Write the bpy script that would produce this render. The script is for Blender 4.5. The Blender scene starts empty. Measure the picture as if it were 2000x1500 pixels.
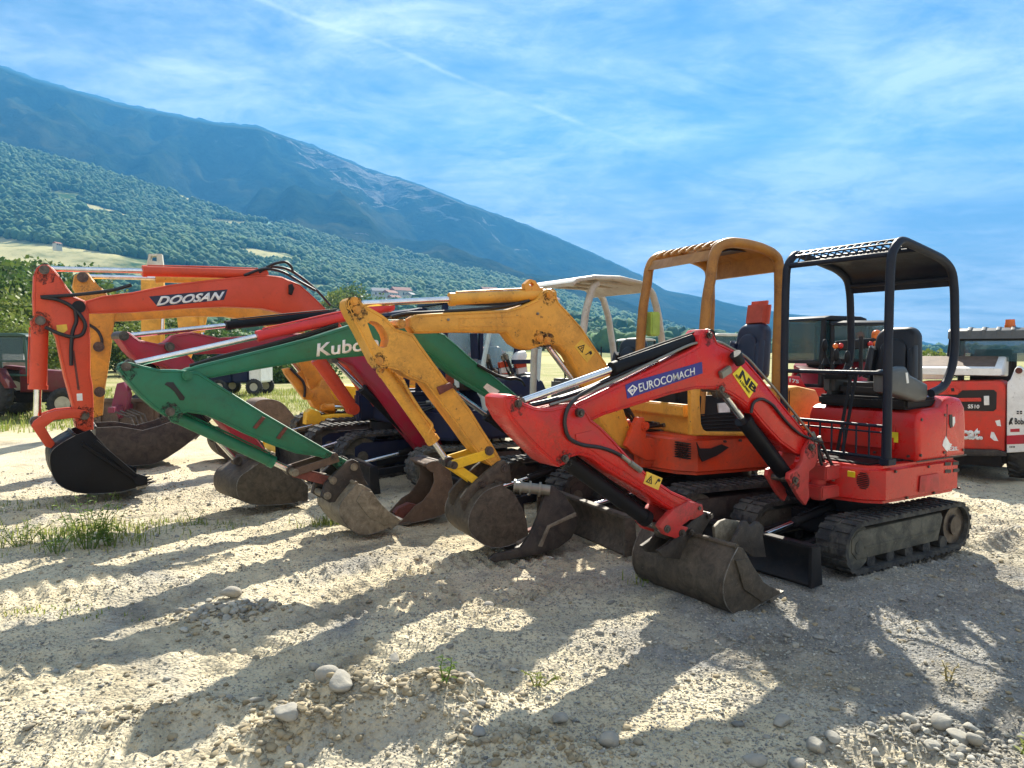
import bpy, bmesh, math, random
import numpy as np
from mathutils import Vector, Matrix
from mathutils.geometry import tessellate_polygon
random.seed(7); RNG = np.random.default_rng(7)
S = bpy.context.scene; COL = S.collection
R = math.radians

# ------------------------------------------------------------------ camera
FOC = 1450.0; CH = 1.5; PITCH = math.atan(60 / 1450)
cam_d = bpy.data.cameras.new("camera"); cam = bpy.data.objects.new("camera", cam_d); COL.objects.link(cam)
cam.location = (0, 0, CH); cam.rotation_euler = (R(90) - PITCH, 0, 0)
cam_d.lens = FOC / 2000 * 36; cam_d.sensor_width = 36; cam_d.clip_start = 0.05; cam_d.clip_end = 30000
S.camera = cam

def ray(px, py):
    a = (px - 1000) / FOC; b = (750 - py) / FOC
    return Vector((a, math.cos(PITCH) + b * math.sin(PITCH), -math.sin(PITCH) + b * math.cos(PITCH)))
def at_ground(px, py, z=0.0):
    d = ray(px, py); t = (z - CH) / d.z
    return d.x * t, d.y * t
def at_depth(px, py, Y):
    d = ray(px, py); t = Y / d.y
    return Vector((d.x * t, Y, CH + d.z * t))

class Fr:
    """upright frame: +x is where the machine faces, +y its left side, z up"""
    def __init__(s, ox, oy, deg, oz=0.0):
        t = R(deg); s.o = Vector((ox, oy, oz)); s.h = Vector((math.cos(t), math.sin(t), 0)); s.n = Vector((-math.sin(t), math.cos(t), 0))
        s.m = Matrix.Translation(s.o) @ Matrix.Rotation(t, 4, 'Z'); s.deg = deg
    def un(s, px, py, y):
        d = ray(px, py); dn = d.dot(s.n); t = (s.o.dot(s.n) + y) / dn
        w = d * t; w.z += CH
        r = w - s.o
        return (r.dot(s.h), w.z - s.o.z)
    def unx(s, px, py, x):
        d = ray(px, py); t = (s.o.dot(s.h) + x) / d.dot(s.h); w = d * t; w.z += CH; r = w - s.o
        return (r.dot(s.n), w.z - s.o.z)
    def q(s, pts, y): return [s.un(p[0], p[1], y) for p in pts]
    def P(s, px, py, y):
        a = s.un(px, py, y); return Vector((a[0], y, a[1]))

# zoomed tracing windows: (left, top, pixels per unit)
def Z(x0, y0, k): return lambda *pts: [(x0 + a * k, y0 + b * k) for a, b in pts]
Z1 = Z(1200, 430, .4); Z2 = Z(900, 600, .41322); Z3 = Z(0, 450, .36668); Z4 = Z(400, 540, .36008)
Z5 = Z(800, 500, .3); Z6 = Z(1400, 780, .3); ZB = Z(400, 680, .18); ZC = Z(860, 620, .13)
ZY = Z(1180, 700, .2); ZK = Z(900, 880, .2); ZR = Z(1260, 950, .2); ZN = Z(1260, 450, .15); ZG = Z(560, 780, .2); ZD = Z(1500, 600, .15); ZE = Z(1760, 630, .21333)
PX = lambda *pts: list(pts)

# ------------------------------------------------------------------ materials
MATS = {}
def nodes(name):
    m = bpy.data.materials.new(name); m.use_nodes = True; nt = m.node_tree
    return m, nt, nt.nodes['Principled BSDF']
def ramp(nt, src, a, b, ca=(0, 0, 0, 1), cb=(1, 1, 1, 1)):
    r = nt.nodes.new('ShaderNodeValToRGB'); r.color_ramp.elements[0].position = a; r.color_ramp.elements[1].position = b
    r.color_ramp.elements[0].color = ca; r.color_ramp.elements[1].color = cb
    nt.links.new(src, r.inputs[0]); return r.outputs[0]
def noise(nt, scale, detail=6, rough=.6, co=None, dist=0.0):
    n = nt.nodes.new('ShaderNodeTexNoise'); n.inputs['Scale'].default_value = scale; n.inputs['Detail'].default_value = detail
    n.inputs['Roughness'].default_value = rough; n.inputs['Distortion'].default_value = dist
    if co is not None: nt.links.new(co, n.inputs['Vector'])
    return n.outputs['Fac']
def mixc(nt, fac, a, b, mode='MIX'):
    n = nt.nodes.new('ShaderNodeMix'); n.data_type = 'RGBA'; n.blend_type = mode
    for k, v in ((0, fac), (6, a), (7, b)):
        if hasattr(v, 'is_output'): nt.links.new(v, n.inputs[k])
        elif k == 0: n.inputs[0].default_value = v
        else: n.inputs[k].default_value = (*v, 1) if len(v) == 3 else v
    return n.outputs[2]
def math_(nt, op, a, b=0.0):
    n = nt.nodes.new('ShaderNodeMath'); n.operation = op
    for k, v in ((0, a), (1, b)):
        if hasattr(v, 'is_output'): nt.links.new(v, n.inputs[k])
        else: n.inputs[k].default_value = v
    return n.outputs[0]
def bump(nt, b, h, strength=.3, dist=.01):
    n = nt.nodes.new('ShaderNodeBump'); n.inputs['Strength'].default_value = strength; n.inputs['Distance'].default_value = dist
    nt.links.new(h, n.inputs['Height']); nt.links.new(n.outputs[0], b.inputs['Normal'])
def objco(nt):
    return nt.nodes.new('ShaderNodeTexCoord').outputs['Object']

def paint(name, col, dirt=.35, chips=.5, rough=.42, dirtcol=(.12, .08, .05), fade=.25, metal=0):
    if name in MATS: return MATS[name]
    m, nt, b = nodes(name); co = objco(nt)
    light = tuple(min(1, c * 1.15 + .03) for c in col)
    c = mixc(nt, math_(nt, 'MULTIPLY', ramp(nt, noise(nt, 2.2, 5, .6, co), .35, .75), fade), col, light)
    d = ramp(nt, noise(nt, 4.5, 10, .76, co, .5), .43, .72)
    c = mixc(nt, math_(nt, 'MULTIPLY', d, min(.9, dirt * 1.5)), c, dirtcol)
    sm = ramp(nt, noise(nt, 1.6, 4, .6, co, .3), .52, .72)
    c = mixc(nt, math_(nt, 'MULTIPLY', math_(nt, 'MULTIPLY', sm, ramp(nt, noise(nt, 60, 4, .7, co), .38, .62)), min(.8, dirt * 1.8)), c, tuple(x * .35 + y * .12 for x, y in zip(dirtcol, col)))
    ch = ramp(nt, noise(nt, 22, 9, .78, co), .60, .645)
    c = mixc(nt, math_(nt, 'MULTIPLY', ch, chips), c, (.06, .035, .025))
    # small scuffs run along the plates
    st = nt.nodes.new('ShaderNodeMapping'); st.inputs['Scale'].default_value = (6, 40, 90); nt.links.new(co, st.inputs['Vector'])
    sc = ramp(nt, noise(nt, 1.0, 3, .5, st.outputs[0]), .69, .73)
    c = mixc(nt, math_(nt, 'MULTIPLY', sc, chips * .5), c, light)
    nt.links.new(c, b.inputs['Base Color'])
    rr = math_(nt, 'ADD', math_(nt, 'MULTIPLY', d, .35), rough); nt.links.new(rr, b.inputs['Roughness'])
    b.inputs['Metallic'].default_value = metal
    b.inputs['Coat Weight'].default_value = 0.12 if max(col) > .1 else 0.0; b.inputs['Specular IOR Level'].default_value = .36 if max(col) > .1 else .14; b.inputs['Coat Roughness'].default_value = .3
    bump(nt, b, math_(nt, 'ADD', noise(nt, 55, 4, .6, co), math_(nt, 'MULTIPLY', noise(nt, 6, 3, .5, co), 1.5)), .16, .005)
    MATS[name] = m; return m

def metal(name, col, col2, rough=.6, mt=.35, scale=9, thr=(.4, .65), bs=.35):
    if name in MATS: return MATS[name]
    m, nt, b = nodes(name); co = objco(nt)
    c = mixc(nt, ramp(nt, noise(nt, scale, 9, .7, co, .5), *thr), col, col2)
    sp = ramp(nt, noise(nt, 70, 5, .7, co), .62, .68)
    c = mixc(nt, math_(nt, 'MULTIPLY', sp, .5), c, tuple(min(1, x * 1.9 + .02) for x in col2))
    nt.links.new(c, b.inputs['Base Color']); b.inputs['Metallic'].default_value = mt; b.inputs['Roughness'].default_value = rough
    bump(nt, b, noise(nt, 38, 8, .7, co), bs, .008)
    MATS[name] = m; return m

def plain(name, col, rough=.5, metallic=0, emit=None):
    if name in MATS: return MATS[name]
    m, nt, b = nodes(name); co = objco(nt)
    c = mixc(nt, ramp(nt, noise(nt, 12, 6, .65, co), .35, .7), col, tuple(x * .72 for x in col))
    nt.links.new(c, b.inputs['Base Color']); b.inputs['Roughness'].default_value = rough; b.inputs['Metallic'].default_value = metallic
    MATS[name] = m; return m
def glass(name, col, alpha=.4):
    m, nt, b = nodes(name); b.inputs['Base Color'].default_value = (*col, 1); b.inputs['Roughness'].default_value = .06
    b.inputs['Alpha'].default_value = alpha; b.inputs['IOR'].default_value = 1.5
    MATS[name] = m; return m

RED = paint('red paint', (.54, .008, .006), .26, .55, .24)
REDLO = paint('dull red paint', (.50, .030, .028), .42, .6, .5)
YEL = paint('yellow paint', (.70, .34, .040), .36, .75, dirtcol=(.20, .11, .035))
YELB = paint('bright yellow paint', (.85, .52, .02), .25, .4)
ORA = paint('orange red paint', (.62, .055, .010), .36, .7)
OCH = paint('ochre canopy paint', (.36, .16, .022), .5, .6, dirtcol=(.16, .07, .03))
GRN = paint('green paint', (.007, .145, .072), .34, .45, dirtcol=(.05, .07, .04))
MAR = paint('maroon paint', (.34, .008, .030), .3, .5)
DOO = paint('orange paint', (.60, .062, .020), .22, .5, dirtcol=(.3, .06, .03))
YE2 = paint('faded yellow paint', (.66, .29, .035), .45, .7, dirtcol=(.16, .09, .04))
CREAM = paint('cream paint', (.50, .50, .45), .30, .6, dirtcol=(.20, .10, .06))
WHITE = paint('white paint', (.78, .78, .76), .2, .4, dirtcol=(.3, .27, .22))
PALE = paint('pale blue grey paint', (.50, .62, .62), .2, .3)
BOB = paint('skid steer red paint', (.60, .035, .018), .35, .6)
CYLR = paint('red cylinder paint', (.55, .025, .03), .15, .3, .35)
NAVY = paint('dark canopy paint', (.012, .016, .028), .25, .3, .35, (.05, .05, .05))
DARKB = paint('blue black paint', (.012, .018, .050), .3, .35, .5, (.05, .045, .04))
BLACK = paint('black paint', (.010, .011, .014), .3, .4, .4, (.06, .05, .04))
BLKGL = paint('glossy black paint', (.006, .006, .008), .12, .2, .45, (.04, .035, .03))
def stain_mat():
    m, nt, b = nodes('grease stain'); co = objco(nt); b.inputs['Base Color'].default_value = (.012, .009, .007, 1); b.inputs['Roughness'].default_value = .45
    a = ramp(nt, noise(nt, 34, 9, .78, co, .3), .47, .66); nt.links.new(math_(nt, 'MULTIPLY', a, .75), b.inputs['Alpha'])
    return m
STAIN = stain_mat()
STEEL = metal('worn bucket steel', (.042, .033, .023), (.105, .083, .058), .7, .15, 16, (.38, .66))
STEELD = metal('dark bucket steel', (.030, .026, .024), (.075, .062, .050), .6, .3)
STEELG = metal('grey bucket steel', (.12, .102, .072), (.27, .235, .175), .65, .12, 14, (.38, .66))
RUST = metal('rusty red steel', (.10, .028, .020), (.19, .055, .04), .75, .1)
BRN = metal('brown weathered steel', (.09, .06, .042), (.15, .10, .07), .75, .1)
TRKF = metal('muddy track frame', (.055, .055, .045), (.15, .14, .105), .8, .1, 6)
PIN = metal('greasy pin steel', (.06, .05, .045), (.16, .14, .12), .45, .7)
EDGE = metal('bright worn steel edge', (.10, .09, .075), (.26, .24, .21), .42, .55, 14)
CHROME = plain('chrome rod', (.80, .80, .80), .12, 1.0)
RUB = metal('rubber track', (.016, .017, .019), (.105, .098, .080), .82, 0, 9, (.42, .70), .5)
RUBD = metal('dusty rubber track', (.05, .05, .045), (.17, .16, .13), .85, 0, 14, (.4, .7), .5)
HOSE = plain('black hose rubber', (.010, .010, .012), .45)
GREYH = plain('grey galvanised pipe', (.26, .25, .21), .45, .6)
SEATV = plain('black seat vinyl', (.010, .011, .015), .45)
GREYP = plain('grey plastic', (.085, .09, .088), .5)
BLUEV = plain('dark blue seat vinyl', (.012, .020, .055), .4)
PINKV = plain('faded red cushion', (.55, .10, .065), .7)
DECBL = plain('blue decal film', (.018, .020, .22), .4)
DECNV = plain('dark navy decal film', (.010, .014, .045), .35)
DECYE = plain('yellow decal film', (.85, .66, .02), .45)
DECAM = plain('amber decal film', (.80, .50, .05), .45)
DECWH = plain('white decal film', (.82, .82, .80), .45)
DECGR = plain('yellow green tape', (.42, .62, .12), .5)
INK = plain('black ink', (.008, .008, .008), .5)
TARP = plain('white tarpaulin', (.8, .8, .78), .7)
AMBER = plain('amber lamp plastic', (.75, .16, .01), .25)
REDLAMP = plain('red lamp plastic', (.55, .02, .01), .25)
TYRE = metal('tractor tyre rubber', (.016, .017, .018), (.05, .048, .043), .85, 0, 10)
RIM = plain('cream wheel rim', (.5, .47, .36), .5)
GLS = glass('tinted cab glass', (.045, .10, .11), .55)
GLSL = glass('sky lit cab glass', (.40, .58, .66), .38)
BGREEN = plain('dark green tractor paint', (.02, .07, .05), .45)

# ------------------------------------------------------------------ mesh helpers
class MB:
    def __init__(s): s.bm = bmesh.new()
    def prism(s, poly, y0, y1, bevel=.006, holes=(), seg=2):
        """x-z outline extruded along y"""
        bm = s.bm; loops = [list(poly)] + [list(h) for h in holes]
        if not holes:
            a = [bm.verts.new((p[0], y0, p[1])) for p in poly]; b = [bm.verts.new((p[0], y1, p[1])) for p in poly]
            fs = [bm.faces.new(a), bm.faces.new(b[::-1])]; n = len(a)
            for i in range(n): fs.append(bm.faces.new((a[i], b[i], b[(i + 1) % n], a[(i + 1) % n])))
            bmesh.ops.recalc_face_normals(bm, faces=fs)
            if bevel:
                es = set(fs[0].edges) | set(fs[1].edges)
                bmesh.ops.bevel(bm, geom=list(es), offset=bevel, segments=seg, affect='EDGES', profile=.5, clamp_overlap=True)
        else:
            tris = tessellate_polygon([[Vector((p[0], p[1], 0)) for p in l] for l in loops])
            flat = [p for l in loops for p in l]
            a = [bm.verts.new((p[0], y0, p[1])) for p in flat]; b = [bm.verts.new((p[0], y1, p[1])) for p in flat]
            fs = []
            for t in tris:
                for vs in ([a[i] for i in t], [b[i] for i in t[::-1]]):
                    try: fs.append(bm.faces.new(vs))
                    except ValueError: pass
            o = 0
            for l in loops:
                n = len(l)
                for i in range(n): fs.append(bm.faces.new((a[o + i], b[o + i], b[o + (i + 1) % n], a[o + (i + 1) % n])))
                o += n
            bmesh.ops.recalc_face_normals(bm, faces=fs)
        return s
    def face(s, poly, x0, x1, bevel=.006, holes=()):
        """y-z outline extruded along x"""
        n0 = set(s.bm.verts); s.prism(poly, x0, x1, bevel, holes)
        for v in s.bm.verts:
            if v not in n0: v.co = (v.co.y, v.co.x, v.co.z)
        nf = [f for f in s.bm.faces if all(v not in n0 for v in f.verts)]
        bmesh.ops.recalc_face_normals(s.bm, faces=nf)
        return s
    def plan(s, poly, z0, z1, bevel=.01, seg=2):
        """x-y outline extruded along z"""
        bm = s.bm
        a = [bm.verts.new((p[0], p[1], z0)) for p in poly]; b = [bm.verts.new((p[0], p[1], z1)) for p in poly]; n = len(a)
        fs = [bm.faces.new(a), bm.faces.new(b[::-1])]
        for i in range(n): fs.append(bm.faces.new((a[i], b[i], b[(i + 1) % n], a[(i + 1) % n])))
        bmesh.ops.recalc_face_normals(bm, faces=fs)
        if bevel:
            es = set(fs[0].edges) | set(fs[1].edges)
            bmesh.ops.bevel(bm, geom=list(es), offset=bevel, segments=seg, affect='EDGES', clamp_overlap=True)
        return s
    def box(s, x0, x1, y0, y1, z0, z1, bevel=.005, seg=2, rot=None):
        bm = s.bm
        m = Matrix.Translation(((x0 + x1) / 2, (y0 + y1) / 2, (z0 + z1) / 2))
        if rot is not None: m = m @ rot
        m = m @ Matrix.Diagonal((abs(x1 - x0), abs(y1 - y0), abs(z1 - z0), 1))
        vs = bmesh.ops.create_cube(bm, size=1, matrix=m)['verts']
        if bevel:
            es = list({e for v in vs for e in v.link_edges})
            bmesh.ops.bevel(bm, geom=es, offset=bevel, segments=seg, affect='EDGES', clamp_overlap=True)
        return s
    def bar(s, p0, p1, w, h, bevel=.004):
        """rectangular bar between two points"""
        p0 = Vector(p0); p1 = Vector(p1); d = p1 - p0
        q = d.to_track_quat('X', 'Z').to_matrix().to_4x4()
        m = Matrix.Translation((p0 + p1) / 2) @ q @ Matrix.Diagonal((d.length, w, h, 1))
        vs = bmesh.ops.create_cube(s.bm, size=1, matrix=m)['verts']
        if bevel:
            bmesh.ops.bevel(s.bm, geom=list({e for v in vs for e in v.link_edges}), offset=bevel, segments=1, affect='EDGES', clamp_overlap=True)
        return s
    def cyl(s, p0, p1, r, r2=None, n=18, cap=True):
        p0 = Vector(p0); p1 = Vector(p1); d = p1 - p0
        m = Matrix.Translation((p0 + p1) / 2) @ d.to_track_quat('Z', 'Y').to_matrix().to_4x4()
        bmesh.ops.create_cone(s.bm, cap_ends=cap, segments=n, radius1=r, radius2=r if r2 is None else r2, depth=d.length, matrix=m)
        return s
    def tube(s, pts, r, n=8, closed=False, flat=1.0):
        pts = [Vector(p) for p in pts]; bm = s.bm; rings = []; N = len(pts)
        t0 = (pts[1] - pts[0]).normalized(); up = Vector((0, 0, 1)) if abs(t0.z) < .9 else Vector((0, 1, 0))
        side = t0.cross(up).normalized()
        for i, p in enumerate(pts):
            if i == 0: t = pts[1] - pts[0]
            elif i == N - 1: t = pts[-1] - pts[-2]
            else: t = (pts[i + 1] - p).normalized() + (p - pts[i - 1]).normalized()
            t.normalize(); side = (side - t * side.dot(t)).normalized(); up = side.cross(t)
            rr = r[i] if isinstance(r, (list, tuple)) else r
            rings.append([bm.verts.new(p + (side * math.cos(a) * flat + up * math.sin(a)) * rr) for a in [2 * math.pi * k / n for k in range(n)]])
        fs = []
        for i in range(N - 1):
            for k in range(n):
                fs.append(bm.faces.new((rings[i][k], rings[i][(k + 1) % n], rings[i + 1][(k + 1) % n], rings[i + 1][k])))
        fs.append(bm.faces.new(rings[0][::-1])); fs.append(bm.faces.new(rings[-1]))
        bmesh.ops.recalc_face_normals(bm, faces=fs)
        return s
    def sphere(s, c, r, sc=(1, 1, 1), sub=2):
        m = Matrix.Translation(c) @ Matrix.Diagonal((*sc, 1))
        bmesh.ops.create_icosphere(s.bm, subdivisions=sub, radius=r, matrix=m); return s
    def torus(s, c, axis, R0, r, n=28, k=10):
        axis = Vector(axis).normalized(); u = axis.orthogonal().normalized(); v = axis.cross(u)
        rings = []
        for i in range(n):
            a = 2 * math.pi * i / n; d = u * math.cos(a) + v * math.sin(a)
            rings.append([s.bm.verts.new(Vector(c) + d * (R0 + r * math.cos(b)) + axis * r * math.sin(b)) for b in [2 * math.pi * j / k for j in range(k)]])
        for i in range(n):
            for j in range(k):
                s.bm.faces.new((rings[i][j], rings[(i + 1) % n][j], rings[(i + 1) % n][(j + 1) % k], rings[i][(j + 1) % k]))
        return s
    def build(s, name, mat, parent=None, frame=None, smooth=35):
        me = bpy.data.meshes.new(name); s.bm.normal_update(); s.bm.to_mesh(me); s.bm.free()
        if smooth:
            for p in me.polygons: p.use_smooth = True
            me.set_sharp_from_angle(angle=R(smooth))
        me.materials.append(mat)
        o = bpy.data.objects.new(name, me); COL.objects.link(o)
        if parent is not None:
            o.parent = parent
            if frame is not None: o.matrix_basis = wm(parent).inverted() @ frame.m
        elif frame is not None: o.matrix_basis = frame.m
        return o

def wm(o):
    return o.matrix_basis if o.parent is None else wm(o.parent) @ o.matrix_basis

def tag(o, label=None, cat=None, group=None, kind=None):
    if label: o['label'] = label
    if cat: o['category'] = cat
    if group: o['group'] = group
    if kind: o['kind'] = kind
    return o
def thing(name, label, cat, frame, group=None):
    o = bpy.data.objects.new(name, None); COL.objects.link(o); o.matrix_basis = frame.m; o.empty_display_size = .2
    return tag(o, label, cat, group)
def mesh_np(name, verts, faces, mat, smooth=False):
    me = bpy.data.meshes.new(name); nv = len(verts); k = faces.shape[1]; nf = len(faces)
    me.vertices.add(nv); me.vertices.foreach_set('co', np.asarray(verts, np.float32).ravel())
    me.loops.add(nf * k); me.loops.foreach_set('vertex_index', np.asarray(faces, np.int32).ravel())
    me.polygons.add(nf); me.polygons.foreach_set('loop_start', np.arange(0, nf * k, k, dtype=np.int32))
    me.polygons.foreach_set('loop_total', np.full(nf, k, np.int32))
    if smooth: me.polygons.foreach_set('use_smooth', np.ones(nf, bool))
    me.update(calc_edges=True); me.validate()
    if mat: me.materials.append(mat)
    o = bpy.data.objects.new(name, me); COL.objects.link(o); return o

def text_quad(name, s, quad, mat, parent, frame, bold=.02, shear=0.0, thick=.002, inset=0.0):
    """lettering stretched over a quad given as bottom-left, bottom-right, top-right, top-left 3-D points"""
    cu = bpy.data.curves.new(name, 'FONT'); cu.body = s; cu.size = 1; cu.offset = bold; cu.shear = shear; cu.resolution_u = 3
    ob = bpy.data.objects.new(name, cu); me = bpy.data.meshes.new_from_object(ob)
    co = np.empty(len(me.vertices) * 3, np.float32); me.vertices.foreach_get('co', co); co = co.reshape(-1, 3)
    mn = co.min(0); mx = co.max(0); uv = (co - mn) / np.maximum(mx - mn, 1e-6)
    bl, br, tr, tl = [np.array(p) for p in quad]
    u = uv[:, :1]; v = uv[:, 1:2]
    pos = bl * (1 - u) * (1 - v) + br * u * (1 - v) + tr * u * v + tl * (1 - u) * v
    me.vertices.foreach_set('co', pos.astype(np.float32).ravel()); me.update()
    nrm = Vector(np.cross(br - bl, tl - bl)).normalized()
    bm = bmesh.new(); bm.from_mesh(me)
    r = bmesh.ops.extrude_face_region(bm, geom=bm.faces[:])
    for g in r['geom']:
        if isinstance(g, bmesh.types.BMVert): g.co += nrm * thick
    bmesh.ops.recalc_face_normals(bm, faces=bm.faces[:])
    bpy.data.objects.remove(ob); bpy.data.curves.remove(cu); bpy.data.meshes.remove(me)
    M_ = MB(); M_.bm.free(); M_.bm = bm
    return M_.build(name, mat, parent, frame, smooth=0)

def qx(fr, pts, x): return [fr.unx(p[0], p[1], x) for p in pts]
def decal(name, fr, px4, y, mat, parent, thick=.003, bevel=0):
    return MB().prism(fr.q(px4, y), y - .004, y + thick, bevel).build(name, mat, parent, fr, 0)
def quad_on(fr, px4, y):
    """px4: bottom-left, bottom-right, top-right, top-left as seen"""
    return [fr.P(a, b, y) for a, b in px4]
# ------------------------------------------------------------------ shared excavator pieces
def stadium(L, H, n=14, lift=0.0):
    """closed side outline of a crawler belt, centred on x = 0, bottom at z = 0"""
    r = H / 2; c = L / 2 - r; pts = []
    for i in range(n + 1):
        a = math.pi / 2 - math.pi * i / n; pts.append((c + r * math.cos(a), r + r * math.sin(a)))
    for i in range(n + 1):
        a = -math.pi / 2 - math.pi * i / n; pts.append((-c + r * math.cos(a), r + r * math.sin(a)))
    return pts

def crawler(root, fr, x0, yc, L, H, tw, mats, lug=.075, frame_mat=None, side=1, detail=True, lt=.022):
    """one belt as a part of its own, with frame, sprocket and rollers as sub-parts"""
    belt, lugm = mats
    mb = MB(); t = .028
    out = [(x0 + a, b + .012) for a, b in stadium(L - .024, H - .024)]; inn = [(x0 + a, b + .012 + t) for a, b in stadium(L - .024 - 2 * t, H - .024 - 2 * t)]
    mb.prism(out, yc - tw / 2, yc + tw / 2, 0, holes=[inn])
    # lugs walk round the belt
    r = (H - .024) / 2; c = (L - .024) / 2 - r; per = 4 * c + 2 * math.pi * r; nl = int(per / lug)
    for i in range(nl):
        s = i * per / nl
        if s < 2 * c: p = (-c + s, 2 * r); a = math.pi / 2
        elif s < 2 * c + math.pi * r: a = math.pi / 2 - (s - 2 * c) / r; p = (c + r * math.cos(a), r + r * math.sin(a))
        elif s < 4 * c + math.pi * r: p = (c - (s - 2 * c - math.pi * r), 0); a = -math.pi / 2
        else: a = -math.pi / 2 - (s - 4 * c - math.pi * r) / r; p = (-c + r * math.cos(a), r + r * math.sin(a))
        x = x0 + p[0]; z = p[1] + .012
        rot = Matrix.Rotation(-a, 4, 'Y')
        w = tw * .47; sgn = 1 if i % 2 else -1
        m = Matrix.Translation((x + math.cos(a) * .004, yc + (tw / 2 - w / 2 + .004), z + math.sin(a) * .004)) @ rot @ Matrix.Diagonal((lt, w, lug * .52, 1))
        bmesh.ops.create_cube(mb.bm, size=1, matrix=m)
        m = Matrix.Translation((x + math.cos(a) * .004, yc - (tw / 2 - w / 2 + .004), z + math.sin(a) * .004)) @ rot @ Matrix.Diagonal((lt, w, lug * .52, 1))
        bmesh.ops.create_cube(mb.bm, size=1, matrix=m)
    tr = mb.build('track', belt, root, fr, 30)
    fm = frame_mat or TRKF
    h0, h1 = H * .27, H * .80
    f = MB(); e = L / 2 - H * .5
    f.prism([(x0 - e * .62, h0), (x0 + e * 1.02, h0), (x0 + e * 1.12, h0 + .06), (x0 + e * 1.12, h1 - .05), (x0 + e * 1.0, h1), (x0 - e * .68, h1 + .01), (x0 - e * .72, h1 - .03)], yc - tw * .36, yc + tw * .40, .012)
    f.box(x0 - e * .55, x0 + e * .9, yc + side * (tw * .41), yc + side * (tw * .43), h0 + .07, h0 + .085, .002)
    f.build('track_frame', fm, tr, fr)
    if detail:
        MB().cyl((x0 - e, yc - tw * .34, H / 2), (x0 - e, yc + tw * .34, H / 2), H * .38, n=26).cyl((x0 - e, yc - tw * .42, H / 2), (x0 - e, yc + tw * .42, H / 2), H * .2, n=22).build('sprocket', PIN, tr, fr)
        MB().cyl((x0 + e, yc - tw * .36, H / 2), (x0 + e, yc + tw * .36, H / 2), H * .40, n=26).cyl((x0 + e, yc - tw * .42, H / 2), (x0 + e, yc + tw * .42, H / 2), H * .12, n=16).build('idler_wheel', TRKF, tr, fr)
        for k in range(5):
            xx = x0 - e * .75 + k * e * 1.5 / 4
            MB().cyl((xx, yc - tw * .38, H * .2), (xx, yc + tw * .38, H * .2), H * .13, n=14).build('roller', RUB, tr, fr)
    return tr

def undercarriage(root, fr, x0, L, H, tw, W, mats, blade_x=None, blade_w=None, blade_h=.26, blade_mat=None, frame_mat=None, zdeck=.5, lug=.075, detail=True, yc=0.0, lt=.022):
    for sgn in (1, -1):
        crawler(root, fr, x0, yc + sgn * (W / 2 - tw / 2), L, H, tw, mats, lug, frame_mat, sgn, detail, lt)
    c = MB().box(x0 - L * .24, x0 + L * .24, yc - W / 2 + tw, yc + W / 2 - tw, H * .42, H * .86, .02)
    c.cyl((x0, yc, H * .8), (x0, yc, zdeck), W * .24, n=32)
    c.build('carriage_frame', BLACK, root, fr)
    if blade_x:
        bw = blade_w or W; b = MB(); bm_ = blade_mat or BLACK
        prof = [(blade_x + .035, .01), (blade_x + .05, .03), (blade_x + .012, blade_h * .3), (blade_x, blade_h * .55), (blade_x + .02, blade_h * .85), (blade_x + .045, blade_h)]
        back = [(p[0] - .022, p[1]) for p in prof[::-1]]
        b.prism(prof + back, yc - bw / 2, yc + bw / 2, .003)
        for sg in (1, -1):
            b.prism([(blade_x - .06, .02), (blade_x + .055, .012), (blade_x + .055, blade_h + .004), (blade_x - .03, blade_h + .004)], yc + sg * bw / 2 - .012, yc + sg * bw / 2 + .012, .003)
        b.box(blade_x - .02, blade_x + .05, yc - bw / 2, yc + bw / 2, blade_h - .012, blade_h + .012, .004)
        bo = b.build('dozer_blade', bm_, root, fr)
        a = MB()
        for sg in (1, -1):
            a.bar((blade_x - .02, yc + sg * bw * .22, blade_h * .55), (x0 + L * .12, yc + sg * bw * .20, H * .55), .05, .07)
        a.build('blade_arm', BLACK, bo, fr)
        hydraulic(root, fr, (x0 + L * .1, yc, H * .95), (blade_x - .03, yc, blade_h * .8), .032, .018, .55, BLACK, nm='blade_cylinder')

def hydraulic(root, fr, p_base, p_rod, r, rr, split, mat, nm='hydraulic_cylinder', hose=True, clamp=True):
    """barrel from p_base, rod to p_rod; split = share of the length that is barrel"""
    a = Vector(p_base); b = Vector(p_rod); d = (b - a).normalized(); s = a + (b - a) * split
    m = MB().cyl(a, s, r, n=20).cyl(s - d * .03, s + d * .012, r * 1.12, n=20).cyl(a - d * .01, a + d * .03, r * 1.08, n=20)
    side = Vector((0, 1, 0))
    m.cyl(a - side * r * .9, a + side * r * .9, r * .95, n=18)
    if hose:
        up = d.cross(side).normalized()
        if up.z < 0: up = -up
        q0 = a + d * .06 + up * (r + .008); q1 = s - d * .05 + up * (r + .008)
        m.tube([q0 - up * .01, q0, q0.lerp(q1, .5) + up * .002, q1, q1 - up * .012], .008, 6)
    o = m.build(nm, mat, root, fr)
    m = MB().cyl(s, b, rr, n=16)
    m.build('rod', CHROME, o, fr)
    MB().cyl(b - side * r * .95, b + side * r * .95, rr * 1.75, n=18).build('rod_eye', PIN, o, fr)
    return o

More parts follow.
